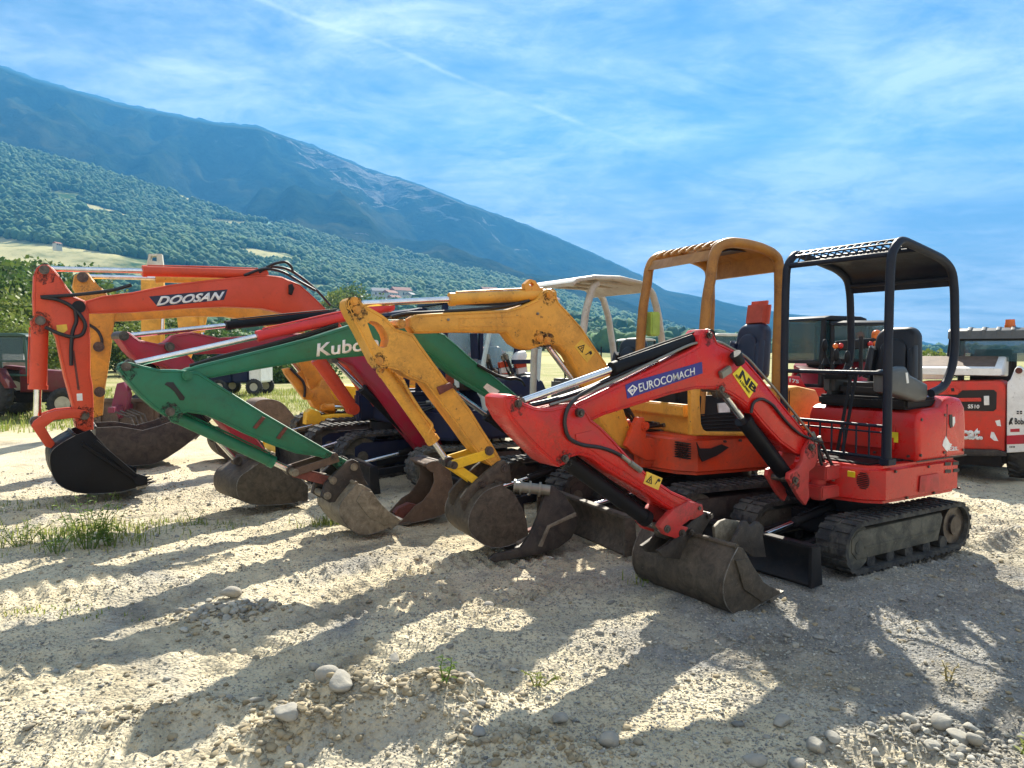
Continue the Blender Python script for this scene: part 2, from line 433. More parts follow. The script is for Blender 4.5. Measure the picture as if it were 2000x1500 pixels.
def pins(root, fr, pts, y0, y1, r=.028, mat=None, nm='pivot_pin', stain=0):
    r = r * .82
    for p in pts:
        m = MB().cyl((p[0], y0, p[1]), (p[0], y1, p[1]), r, n=20)
        m.cyl((p[0], y1 - .002, p[1]), (p[0], y1 + .012, p[1]), r * .62, n=6)
        m.cyl((p[0], y0 + .002, p[1]), (p[0], y0 - .012, p[1]), r * .62, n=6)
        m.build(nm, mat or PIN, root, fr)
        if nm == 'pivot_pin' and stain:
            sm = MB(); n = 22
            sm.prism([(p[0] + math.cos(2 * math.pi * k / n) * r * random.uniform(2.1, 2.8), p[1] - r * .5 + math.sin(2 * math.pi * k / n) * r * random.uniform(2.2, 3.1)) for k in range(n)], y1 - stain, y1 - stain + .0012, 0)
            sm.build('grease_stain', STAIN, root, fr, 0)

def box_arm(root, fr, name, px, y0, y1, mat, bevel=.008, holes_px=(), seams=True):
    poly = fr.q(px, y1)
    o = box_arm_body(root, fr, name, poly, y0, y1, mat, bevel, [fr.q(h, y1) for h in holes_px])
    if seams:
        pv = [Vector((p[0], p[1])) for p in poly]; n = len(pv)
        area = sum(pv[i].x * pv[(i + 1) % n].y - pv[(i + 1) % n].x * pv[i].y for i in range(n)); sg = 1 if area > 0 else -1
        ins = []
        for i in range(n):
            a, b_, c = pv[i - 1], pv[i], pv[(i + 1) % n]
            t = ((b_ - a).normalized() + (c - b_).normalized()); t = t.normalized() if t.length > 1e-6 else (c - b_).normalized()
            q = b_ + Vector((-t.y, t.x)) * sg * .016
            ins.append((q.x, y1 + .0005, q.y))
        MB().tube(ins + [ins[0]], .0042, 6).build('weld_bead', mat, o, fr, 60)
    return o

def box_arm_body(root, fr, name, poly, y0, y1, mat, bevel, holes):
    return MB().prism(poly, y0, y1, bevel, holes).build(name, mat, root, fr, 32)

def bucket(root, fr, outline, y0, y1, mat, mouth=(), teeth=0, t=.014, tooth_mat=None, ears=None, lip=.04, name='bucket'):
    """outline runs from the upper lip round the back and floor to the cutting edge; mouth closes the side plates"""
    o_ = [Vector((p[0], 0, p[1])) for p in outline]; core = o_[:-1]
    for _ in range(2):
        nw = [core[0]]
        for a_, b_ in zip(core, core[1:]): nw += [a_.lerp(b_, .25), a_.lerp(b_, .75)]
        core = nw + [core[-1]]
    pts = core + [o_[-1]]
    c = sum(pts, Vector()) / len(pts); bm = bmesh.new(); m = MB(); m.bm.free(); m.bm = bm
    n = len(pts); inner = []
    for i, p in enumerate(pts):
        d = (pts[min(i + 1, n - 1)] - pts[max(i - 1, 0)]).normalized(); nn = Vector((-d.z, 0, d.x))
        if nn.dot(c - p) < 0: nn = -nn
        inner.append(p + nn * t)
    m.prism([(p.x, p.z) for p in pts] + [(p.x, p.z) for p in inner[::-1]], y0 + .002, y1 - .002, .003)
    side = [(p.x, p.z) for p in pts] + list(mouth)
    for ya, yb in ((y0 - t * .4, y0 + t * .7), (y1 - t * .7, y1 + t * .4)):
        m.prism(side, ya, yb, .003)
    # wear strip along the cutting edge and a bar along the lip
    e = pts[-1]; e2 = pts[-2]; d = (e - e2).normalized(); nn = Vector((-d.z, 0, d.x))
    a = e - d * .11; b_ = e + d * .02
    ce = MB(); ce.prism([(a.x - nn.x * .012, a.z - nn.z * .012), (b_.x - nn.x * .004, b_.z - nn.z * .004), (b_.x + nn.x * .004, b_.z + nn.z * .004), (a.x + nn.x * .024, a.z + nn.z * .024)], y0 - .012, y1 + .012, .003)
    m.cyl((pts[0].x, y0, pts[0].z), (pts[0].x, y1, pts[0].z), .016, n=12)
    o = m.build(name, mat, root, fr, 30)
    ce.build('cutting_edge', EDGE, o, fr)
    # rubbed bright rims run round both cheeks
    for yy in (y0 - t * .42, y1 + t * .42):
        MB().tube([(p.x, yy, p.z) for p in pts], .0032, 6).build('worn_rim', EDGE, o, fr, 60)
    for k in range(teeth):
        yy = y0 + (y1 - y0) * (k + .5) / teeth
        tb = MB(); a = e - d * .05; b_ = e + d * .10
        tb.prism([(a.x - nn.x * .026, a.z - nn.z * .026), (b_.x, b_.z), (a.x + nn.x * .026, a.z + nn.z * .026)], yy - .028, yy + .028, .004)
        tb.build('tooth', tooth_mat or mat, o, fr)
    return o

def rounded(pts, r=.06, n=5):
    """round the corners of a polyline (3-D)"""
    pts = [Vector(p) for p in pts]; out = [pts[0]]
    for i in range(1, len(pts) - 1):
        a, b, c = pts[i - 1], pts[i], pts[i + 1]
        k = min(r, (a - b).length * .45, (c - b).length * .45)
        p, q = b + (a - b).normalized() * k, b + (c - b).normalized() * k
        for j in range(n + 1):
            t = j / n; out.append((1 - t) ** 2 * p + 2 * t * (1 - t) * b + t * t * q)
    out.append(pts[-1]); return out

def seat(root, fr, x, y, z, mat, head=None, s=1.0, w=.46):
    o = MB().box(x - .22 * s, x + .24 * s, y - w / 2, y + w / 2, z, z + .11, .035, 4).build('seat', mat, root, fr, 50)
    def rr(hw, z0_, z1_, tw, n=6):
        pts = []
        for cy, cz, a0, r_ in ((hw - .06, z0_ + .06, -90, .06), (hw * tw - .10, z1_ - .10, 0, .10), (-hw * tw + .10, z1_ - .10, 90, .10), (-hw + .06, z0_ + .06, 180, .06)):
            for k in range(n + 1):
                t = R(a0 + 90 * k / n); pts.append((cy + r_ * math.cos(t), cz + r_ * math.sin(t)))
        return [(y + p[0], p[1]) for p in pts]
    def lean(mb, k0):
        for v in list(mb.bm.verts)[k0:]: v.co.x -= (v.co.z - z) * .16
    b = MB(); b.face(rr(w / 2, z + .06, z + .60 * s, .82), x - .27 * s, x - .15 * s, .04)
    b.face(rr(w * .30, z + .14, z + .50 * s, .85), x - .16 * s, x - .125 * s, .015)
    b.face([(y - w / 2, z + .14), (y - w / 2 + .07, z + .12), (y - w / 2 + .08, z + .40 * s), (y - w / 2 + .03, z + .44 * s)], x - .18 * s, x - .09 * s, .02)
    b.face([(y + w / 2, z + .14), (y + w / 2 - .07, z + .12), (y + w / 2 - .08, z + .40 * s), (y + w / 2 - .03, z + .44 * s)], x - .18 * s, x - .09 * s, .02)
    lean(b, 0)
    b.build('backrest', mat, o, fr, 50)
    if head:
        MB().box(x - .39 * s, x - .29 * s, y - w * .32, y + w * .32, z + .56 * s, z + .82 * s, .04, 4, Matrix.Rotation(R(-8), 4, 'Y')).build('headrest', head, o, fr, 50)
    return o

def lever(root, fr, p, h, lean=(0, 0), knob=.022, mat=None):
    b = Vector(p); t = b + Vector((lean[0], lean[1], h))
    m = MB().cyl(b, t, .009, n=8).sphere(t + Vector((0, 0, .02)), knob, (1, 1, 2.2)).cyl(b, b + Vector((0, 0, .05)), .035, .014, n=12)
    return m.build('control_lever', mat or BLACK, root, fr)

def warn_sticker(root, fr, px4, y, parent_mat=DECAM):
    """yellow warning sticker: triangle and figure in black ink; px4 = bl, br, tr, tl"""
    o = decal('warning_sticker', fr, px4, y, parent_mat, root)
    bl, br, tr, tl = [Vector((p[0], p[1])) for p in fr.q(px4, y)]
    def uv(u, v): p = bl * (1 - u) * (1 - v) + br * u * (1 - v) + tr * u * v + tl * (1 - u) * v; return (p.x, p.y)
    m = MB()
    tri = [uv(.10, .2), uv(.50, .2), uv(.30, .85)]; ti = [uv(.17, .27), uv(.43, .27), uv(.30, .70)]
    m.prism(tri, y + .0035, y + .0052, 0, holes=[ti])
    m.prism([uv(.27, .32), uv(.33, .32), uv(.32, .55), uv(.28, .55)], y + .0035, y + .0052, 0)
    m.prism([uv(.66, .3), uv(.70, .3), uv(.78, .62), uv(.72, .62)], y + .0035, y + .0052, 0)
    m.prism([uv(.70, .66), uv(.88, .6), uv(.92, .78), uv(.78, .88)], y + .0035, y + .0052, 0)
    m.build('sticker_symbol', INK, o, fr, 0)
    return o

def hose_bundle(root, fr, a, b, n=4, sag=.12, spread=.03, r=.011):
    a = Vector(a); b = Vector(b)
    for k in range(n):
        o = Vector((random.uniform(-1, 1) * spread, (k - (n - 1) / 2) * spread * 1.1, random.uniform(-1, 1) * spread))
        mid = a.lerp(b, .5) + Vector((random.uniform(-.03, .03), 0, -sag * random.uniform(.6, 1.3)))
        h = MB().tube(rounded([a + o, a.lerp(mid, .55) + o, mid + o, mid.lerp(b, .5) + o * .8, b + o * .6], .2, 5), r, 8).build('hose', HOSE, root, fr, 60)
        d0 = (a.lerp(mid, .55) - a).normalized()
        MB().cyl(a + o - d0 * .01, a + o + d0 * .05, r * 1.5, n=8).build('hose_fitting', GREYH, h, fr, 40)
        MB().cyl(b + o * .6 - (b - mid).normalized() * .05, b + o * .6, r * 1.5, n=8).build('hose_fitting', GREYH, h, fr, 40)

GROUP = 'excavators parked in a row'
# ------------------------------------------------------------------ nearest: red mini excavator
def canopy_frame(root, fr, path, yw, r, mat, name='canopy_frame', cross=()):
    """two bent side tubes from one traced side path, mirrored across the machine"""
    o = None
    for y in (yw, -yw):
        m = MB().tube(rounded([(p[0], y, p[1]) for p in path], .07, 4), r, 10)
        o2 = m.build(name, mat, root, fr, 50); o = o or o2
    return o

def red_machine():
    f = Fr(2.70, 5.74, 212)
    root = thing('mini_excavator', 'red mini excavator with black open canopy, nearest of the row, wide bucket on the gravel', 'excavator', f, GROUP)
    undercarriage(root, f, .10, 1.60, .375, .23, .98, (RUB, RUBD), 1.22, 1.0, .27, BLACK, TRKF, .46, lt=.012)
    # slewing deck
    d = MB().plan([(.40, .46), (.50, .36), (.56, .15), (.56, -.15), (.50, -.36), (.40, -.46), (-.52, -.47), (-.61, -.38), (-.65, -.1), (-.65, .1), (-.61, .38), (-.52, .47)], .445, .71, .03, 3)
    deck = d.build('deck', RED, root, f, 40)
    MB().box(-.02, .46, -.40, .36, .712, .722, .003).build('floor_mat', BLACK, deck, f)
    # side panel, slots and vents on the deck
    q = f.q(Z6((1325, 500), (1440, 480), (1450, 590), (1315, 605)), .472)
    MB().prism(q, .47, .476, .002).build('access_panel', REDLO, deck, f)
    m = MB()
    for a, b in ((1485, 408), (1537, 404), (1487, 456), (1540, 450)):
        m.prism(f.q(Z6((a, b + 2), (a + 38, b), (a + 36, b + 22), (a - 2, b + 24)), .471), .4695, .4735, 0)
    m.build('vent_slots', INK, deck, f, 0)
    y_, z_ = f.unx(*Z6((955, 530))[0], .55)
    m = MB()
    for k in range(9):
        hw = .055 * math.sqrt(max(.05, 1 - ((k - 4) / 4.6) ** 2)); zz = z_ + (k - 4) * .013
        m.box(.552, .558, y_ - hw, y_ + hw, zz - .004, zz + .004, 0, rot=Matrix.Rotation(R(-10), 4, 'Z'))
    m.build('speaker_grille', INK, deck, f, 0)
    y_, z_ = f.unx(*Z6((876, 487))[0], .555)
    MB().box(.553, .558, y_ - .03, y_ + .03, z_ - .02, z_ + .02, 0, rot=Matrix.Rotation(R(-6), 4, 'Z')).build('warning_sticker', DECYE, deck, f, 0)
    # engine cover behind the floor
    e = MB().prism([(.0, .712), (.025, .99), (.0, 1.06), (-.06, 1.085), (-.30, 1.095), (-.36, 1.15), (-.44, 1.175), (-.56, 1.16), (-.625, 1.09), (-.645, .95), (-.645, .712)], -.45, .465, .035, seg=3)
    cov = e.build('engine_cover', RED, root, f, 40)
    MB().box(.018, .034, -.30, .30, .78, .97, .012, 3, Matrix.Rotation(R(-3), 4, 'Y')).build('front_panel', RED, cov, f, 40)
    y_, z_ = f.unx(*Z6((1160, 240))[0], .03)
    MB().box(.030, .034, y_ - .04, y_ + .025, z_ - .045, z_ + .03, 0).build('warning_sticker', DECYE, cov, f, 0)
    m = MB().prism(f.q(Z6((1490, 240), (1515, 285), (1530, 290), (1520, 310), (1500, 340), (1485, 325), (1468, 300), (1475, 270)), .466), .4655, .469, 0)
    m.build('flame_mark', DECWH, cov, f, 0)
    text_quad('lettering', 'E2S.', quad_on(f, Z6((1510, 335), (1572, 332), (1572, 308), (1512, 305)), .466), DECWH, cov, f, .03)
    m = MB().prism(f.q(Z6((1512, 100), (1530, 98), (1532, 180), (1520, 186), (1512, 160)), .466), .4655, .470, 0); m.build('lock_slot', INK, cov, f, 0)
    m = MB().prism(f.q(Z6((1534, 115), (1548, 112), (1550, 150), (1538, 180), (1533, 165)), .466), .4655, .469, 0); m.build('torn_sticker', DECWH, cov, f, 0)
    MB().plan([(-.60, .40), (-.655, .30), (-.69, .12), (-.69, -.12), (-.655, -.30), (-.60, -.40)], .44, .80, .03).build('counterweight', STEELG, root, f, 40)
    m = MB().box(-.655, .03, .462, .4665, .712, .722, 0).box(-.365, -.358, .462, .4662, .73, 1.12, 0).box(.027, .0315, -.44, .44, .716, .724, 0)
    m.build('panel_gap', INK, cov, f, 0)
    for x, z in ((-.33, .76), (-.33, 1.04), (-.02, .76), (-.02, 1.02), (-.60, .76)): MB().cyl((x, .458, z), (x, .472, z), .011, n=6).build('bolt', PIN, cov, f)
    for y in (-.38, -.12, .14, .40): MB().cyl((.02, y, .75), (.036, y, .75), .010, n=6).build('bolt', PIN, cov, f)
    for x, z in ((-.55, .47), (-.2, .47), (.15, .47), (.30, .67), (-.12, .67)): MB().cyl((x, .455, z), (x, .476, z), .010, n=6).build('bolt', PIN, deck, f)
    hose_bundle(root, f, (.52, -.02, .74), (.95, .08, 1.05), 4, .10)
    hose_bundle(root, f, (.50, .16, .60), (.72, .12, .92), 3, .05)
    # seat platform, consoles, levers
    MB().box(-.40, .03, -.36, .38, 1.085, 1.17, .02).build('seat_platform', BLACK, root, f)
    st = seat(root, f, -.30, -.04, 1.16, SEATV, None, .92, .44)
    con = MB().prism(f.q(Z1((1335, 735), (1430, 715), (1452, 755), (1535, 800), (1538, 850), (1525, 885), (1480, 890), (1400, 860), (1335, 840)), .42), .30, .42, .03, seg=3).build('side_console', GREYP, root, f, 40)
    MB().prism(f.q(Z1((1420, 745), (1430, 744), (1436, 795), (1426, 797)), .42), .419, .424, 0).build('white_sticker', DECWH, con, f, 0)
    MB().box(-.28, -.02, -.36, -.26, 1.17, 1.36, .03).build('side_console', GREYP, root, f, 40)
    for px, py, h in ((1033, 690, .13), (1090, 690, .05), (1145, 700, .05)):
        y, z = f.unx(*Z1((px, py))[0], -.02); lever(root, f, (-.02, y, z - .02), h, (.02, 0), .024)
    y, z = f.unx(*Z1((1080, 740))[0], .0)
    MB().box(-.10, .05, y - .10, y + .14, z - .06, z, .02).build('lever_console', BLACK, root, f)
    for px in (1085, 1110):
        y, z = f.unx(*Z1((px, 1130))[0], .26); MB().bar((.26, y, .72), (.12, y + .02, 1.36), .03, .012).sphere((.12, y + .02, 1.37), .02).build('travel_lever', BLACK, root, f)
    # canopy
    path = f.q(Z1((1330, 1190), (1335, 700), (1345, 300), (1352, 160), (1395, 92), (1500, 140), (1600, 188), (1648, 240), (1660, 330), (1664, 620), (1650, 720), (1610, 815), (1545, 845)), .43)
    can = canopy_frame(root, f, path, .43, .031, NAVY)
    top = rounded([(p[0], 0, p[1]) for p in path[2:9]], .09, 4)
    tp = [(p.x, p.z) for p in top]
    iz = max(range(len(tp)), key=lambda i: tp[i][1])
    roof = tp[iz + 4:]
    up = [(p[0], p[1] + .024) for p in roof]; lo = [(p[0], p[1] + .012) for p in roof[::-1]]
    MB().prism(up + lo, -.42, .42, .0).build('roof', NAVY, can, f, 40)
    fx, fz = tp[iz + 4]; gx, gz_ = tp[max(0, iz - 6)]
    g = MB()
    for k in range(14):
        y = -.40 + .80 * k / 13
        g.tube([(p[0], y, p[1] + .012) for p in tp[max(0, iz - 6):iz + 5]], .006, 6)
    for t in range(4):
        p = tp[max(0, iz - 6) + t * 3]; g.cyl((p[0], -.42, p[1] + .016), (p[0], .42, p[1] + .016), .007, n=6)
    p0 = tp[max(0, iz - 6)]
    g.cyl((p0[0], -.43, p0[1]), (p0[0], .43, p0[1]), .022, n=10); g.cyl((fx, -.43, fz), (fx, .43, fz), .018, n=10)
    g.build('roof_grille', NAVY, can, f, 50)
    MB().cyl((tp[-2][0], -.43, tp[-2][1]), (tp[-2][0], .43, tp[-2][1]), .022, n=10).build('cross_bar', NAVY, can, f, 50)
    # front guard
    px0 = path[0][0] - .01
    gd = MB().cyl((px0 + .02, -.43, 1.36), (px0 + .02, .43, 1.36), .016, n=10).build('handrail', NAVY, root, f, 50)
    m = MB()
    for z in (.76, .94, .985): m.cyl((px0 + .02, -.43, z), (px0 + .02, .43, z), .012 if z != .94 else .007, n=8)
    for k in range(9): y = -.40 + .80 * k / 8; m.cyl((px0 + .02, y, .76), (px0 + .02, y, .985), .007, n=8)
    for s in (1, -1): m.box(px0 - .05, px0 + .05, s * .43 - .035, s * .43 + .035, .715, .76, .004)
    m.build('front_guard', NAVY, root, f, 50)
    # swing bracket
    ya, yb = .0, .21
    m = MB()
    br = f.q(Z6((612, 262), (655, 290), (662, 380), (640, 440), (605, 470), (600, 560), (606, 640), (582, 690), (545, 650), (500, 575), (468, 520), (474, 480), (532, 448), (560, 400), (574, 330)), yb)
    m.prism(br, yb - .035, yb, .008); m.prism(br, ya, ya + .035, .008)
    kb = [p[0] for p in br]
    m.box(.52, .74, ya + .01, yb - .01, .47, .56, .01); m.box(.50, .70, ya + .01, yb - .01, .60, .70, .01)
    m.cyl((.64, .1, .45), (.64, .1, .72), .05, n=20)
    bracket = m.build('swing_bracket', REDLO, root, f)
    # boom, stick
    y0, y1 = .035, .175
    boom = box_arm(root, f, 'boom', Z2((510, 470), (600, 432), (700, 385), (800, 340), (900, 292), (1000, 243), (1090, 200), (1126, 178), (1130, 130), (1148, 106), (1172, 104), (1195, 118), (1215, 165), (1290, 200), (1350, 250), (1420, 330), (1500, 430), (1590, 540), (1660, 622), (1688, 652), (1682, 692), (1640, 707), (1580, 690), (1510, 640), (1440, 565), (1380, 492), (1330, 447), (1270, 408), (1200, 387), (1110, 388), (1000, 412), (880, 450), (760, 487), (680, 512), (620, 540), (560, 542), (520, 510)), y0, y1, RED, .012)
    lab = decal('name_plate', f, Z2((786, 432), (1142, 312), (1138, 258), (775, 362)), y1, DECBL, root)
    text_quad('lettering', 'EUROCOMACH', quad_on(f, Z2((845, 402), (1106, 318), (1104, 284), (838, 362)), y1 + .003), DECWH, lab, f, .007)
    m = MB(); q = f.q(Z2((785, 392), (808, 418), (834, 382), (810, 366)), y1); qi = f.q(Z2((792, 392), (809, 410), (827, 383), (810, 373)), y1)
    m.prism(q, y1 + .003, y1 + .0045, 0, holes=[qi]); m.build('diamond_mark', DECWH, lab, f, 0)
    text_quad('lettering', 'ei', quad_on(f, Z2((796, 406), (823, 396), (822, 376), (795, 386)), y1 + .003), DECWH, lab, f, .02)
    st = decal('dealer_sticker', f, Z2((1283, 316), (1362, 430), (1403, 365), (1322, 278)), y1, DECYE, root)
    text_quad('lettering', 'NB', quad_on(f, Z2((1312, 330), (1388, 408), (1402, 382), (1330, 296)), y1 + .003), INK, st, f, .03)
    text_quad('lettering', 'RENT & EQUIPMENT', quad_on(f, Z2((1296, 326), (1362, 412), (1368, 400), (1304, 316)), y1 + .003), INK, st, f, .01)
    stick = box_arm(root, f, 'stick', Z2((200, 430), (212, 418), (235, 412), (268, 420), (300, 450), (350, 470), (420, 478), (490, 462), (540, 455), (590, 480), (620, 530), (660, 560), (720, 620), (800, 710), (900, 800), (1000, 870), (1080, 905), (1128, 928), (1142, 950), (1136, 985), (1095, 1003), (1040, 985), (960, 938), (880, 882), (780, 822), (690, 770), (620, 716), (560, 700), (520, 712), (502, 742), (468, 757), (430, 738), (380, 690), (300, 610), (240, 540), (205, 475)), y0 - .03, y1 + .03, RED, .012)
    yo = y1 + .03
    q = f.q(Z2((540, 600), (620, 582), (680, 628), (760, 712), (850, 790), (960, 876), (1060, 940), (1000, 920), (880, 850), (780, 780), (690, 728), (610, 672), (548, 650)), yo)
    MB().prism(q, yo - .004, yo + .005, .002).build('reinforcing_plate', RED, stick, f)
    warn_sticker(root, f, Z2((861, 832), (932, 864), (952, 808), (880, 777)), yo + .003)
    pins(root, f, [f.un(*Z2((540, 497))[0], y1)], y0 - .06, y1 + .055, .03)
    pins(stick, f, [f.un(*Z2((268, 455))[0], yo), f.un(*Z2((490, 715))[0], yo), f.un(*Z2((1118, 948))[0], yo)], y0 - .045, yo + .012, .026, None, 'pivot_pin', .0105)
    pins(boom, f, [f.un(*Z2((1172, 132))[0], y1), f.un(*Z2((1228, 388))[0], y1)], y0 - .01, y1 + .012, .026, None, 'pivot_pin', .0105)
    pins(bracket, f, [f.un(*Z6((612, 310))[0], yb), f.un(*Z6((505, 525))[0], yb)], ya - .012, yb + .012, .03, None, 'pivot_pin', .0105)
    yc = (y0 + y1) / 2
    P = lambda a, y=yc: f.P(*Z2(a)[0], y)
    hydraulic(root, f, P((1165, 132)), P((262, 455)), .038, .021, .535, BLKGL, 'stick_cylinder')
    hydraulic(root, f, f.P(*Z6((515, 590))[0], yc), P((1232, 395)), .052, .026, .72, BLKGL, 'boom_cylinder')
    hydraulic(root, f, P((492, 720)), P((960, 1060)), .046, .024, .80, BLKGL, 'bucket_cylinder')
    # hoses and steel pipes
    m = MB().tube(rounded([f.P(*p, yo + .014) for p in Z2((640, 372), (560, 415), (505, 470), (487, 540), (505, 620), (570, 652), (660, 662), (720, 682), (765, 706))], .08, 5), .011, 8)
    m.build('hose', HOSE, root, f, 60)
    m = MB().cyl(f.P(*Z2((757, 700))[0], yo + .014), f.P(*Z2((800, 735))[0], yo + .014), .012, n=6).cyl(f.P(*Z2((800, 735))[0], yo + .014), f.P(*Z2((850, 772))[0], yo + .014), .017, n=12)
    m.build('hose_coupling', GREYH, root, f, 40)
    for dy in (0, .10):
        m = MB().tube(rounded([f.P(*p, y0 + .02 + dy) for p in Z2((420, 462), (560, 422), (720, 352), (900, 262), (1100, 168), (1215, 158), (1350, 232), (1500, 405), (1660, 605))], .08, 4), .009, 8)
        m.build('steel_pipe', GREYH, boom, f, 60)
    for dy, dz in ((.02, 0), (.05, 8), (.09, 2)):
        m = MB().tube(rounded([f.P(*p, y0 + dy) for p in Z2((330, 468 - dz), (450, 440 - dz), (600, 390 - dz), (800, 300 - dz * 1.5), (930, 250 - dz))], .1, 4), .010, 8)
        m.build('hose', HOSE, root, f, 60)
    m = MB().tube(rounded([f.P(*p, y1 + .014) for p in Z2((1372, 500), (1380, 450), (1420, 430), (1470, 455), (1540, 545), (1600, 600), (1660, 625), (1710, 640))], .1, 5), .010, 8); m.build('hose', HOSE, root, f, 60)
    c = f.P(*Z2((1312, 250))[0], y1 + .04)
    MB().cyl(c + Vector((-.02, 0, -.02)), c + Vector((.03, 0, .04)), .032, .038, 16).cyl(c, c + Vector((0, -.05, 0)), .012, n=8).build('work_light', BLACK, boom, f, 40)
    MB().box(c.x + .04, c.x + .14, y1, y1 + .03, c.z - .10, c.z - .05, .006, rot=Matrix.Rotation(R(25), 4, 'Y')).build('light_bracket', GREYH, boom, f)
    # linkage and bucket
    lk = MB()
    pl = f.q(Z2((945, 1012), (1000, 952), (1070, 915), (1135, 930), (1142, 975), (1100, 1000), (1075, 1005), (1040, 1030), (1070, 1040), (1050, 1070), (1010, 1092), (960, 1075), (932, 1035)), yo)
    lk.prism(pl, yo - .03, yo + .015, .008); lk.prism(pl, y0 - .045, y0, .008)
    lk.build('bucket_link', REDLO, root, f)
    pins(root, f, [f.un(*Z2((965, 1045))[0], yo), f.un(*Z2((1035, 1065))[0], yo)], y0 - .055, yo + .025, .028)
    ear = f.q(ZR((150, 640), (262, 560), (360, 470), (420, 400), (500, 330), (600, 250), (690, 270), (660, 340), (600, 440), (560, 520), (480, 690), (350, 720), (200, 700)), yo)
    hm = MB(); hm.prism(ear, yo - .05, yo - .02, .006); hm.prism(ear, y0 - .02, y0 + .01, .006)
    hitch = hm.build('quick_hitch', STEELD, root, f)
    pins(hitch, f, [f.un(*ZR((640, 290))[0], yo), f.un(*ZR((455, 455))[0], yo)], y0 - .03, yo, .026)
    o = f.q(ZR((900, 590), (830, 715), (775, 860), (748, 985), (760, 1110), (810, 1210), (890, 1268), (960, 1248), (1040, 1200), (1130, 1140), (1230, 1088), (1322, 1035)), .54)
    mo = f.q(ZR((1225, 985), (1145, 930), (1060, 800), (990, 670), (950, 600)), .54)
    b = bucket(root, f, o, -.22, .54, STEEL, mo, 0, .016)
    MB().prism(f.q(ZR((835, 580), (900, 470), (960, 345), (1000, 340), (1025, 395), (1110, 345), (1165, 400), (1150, 480), (1185, 690), (1060, 690), (990, 640), (920, 600)), .34), .31, .34, .004).build('hitch_plate', STEELD, hitch, f)
    MB().prism(f.q(ZR((680, 400), (740, 340), (800, 320), (965, 348), (900, 490), (840, 575), (690, 520)), .26), .235, .26, .004).build('hitch_plate', STEELG, hitch, f)
    # side cutter plate on the near cheek and the top box section
    MB().prism(f.q(ZR((875, 720), (955, 1000), (1140, 1130), (1322, 1035), (1225, 985), (1145, 930), (1060, 800), (985, 700)), .55), .546, .560, .003).build('side_cutter', STEEL, b, f)
    return root, f

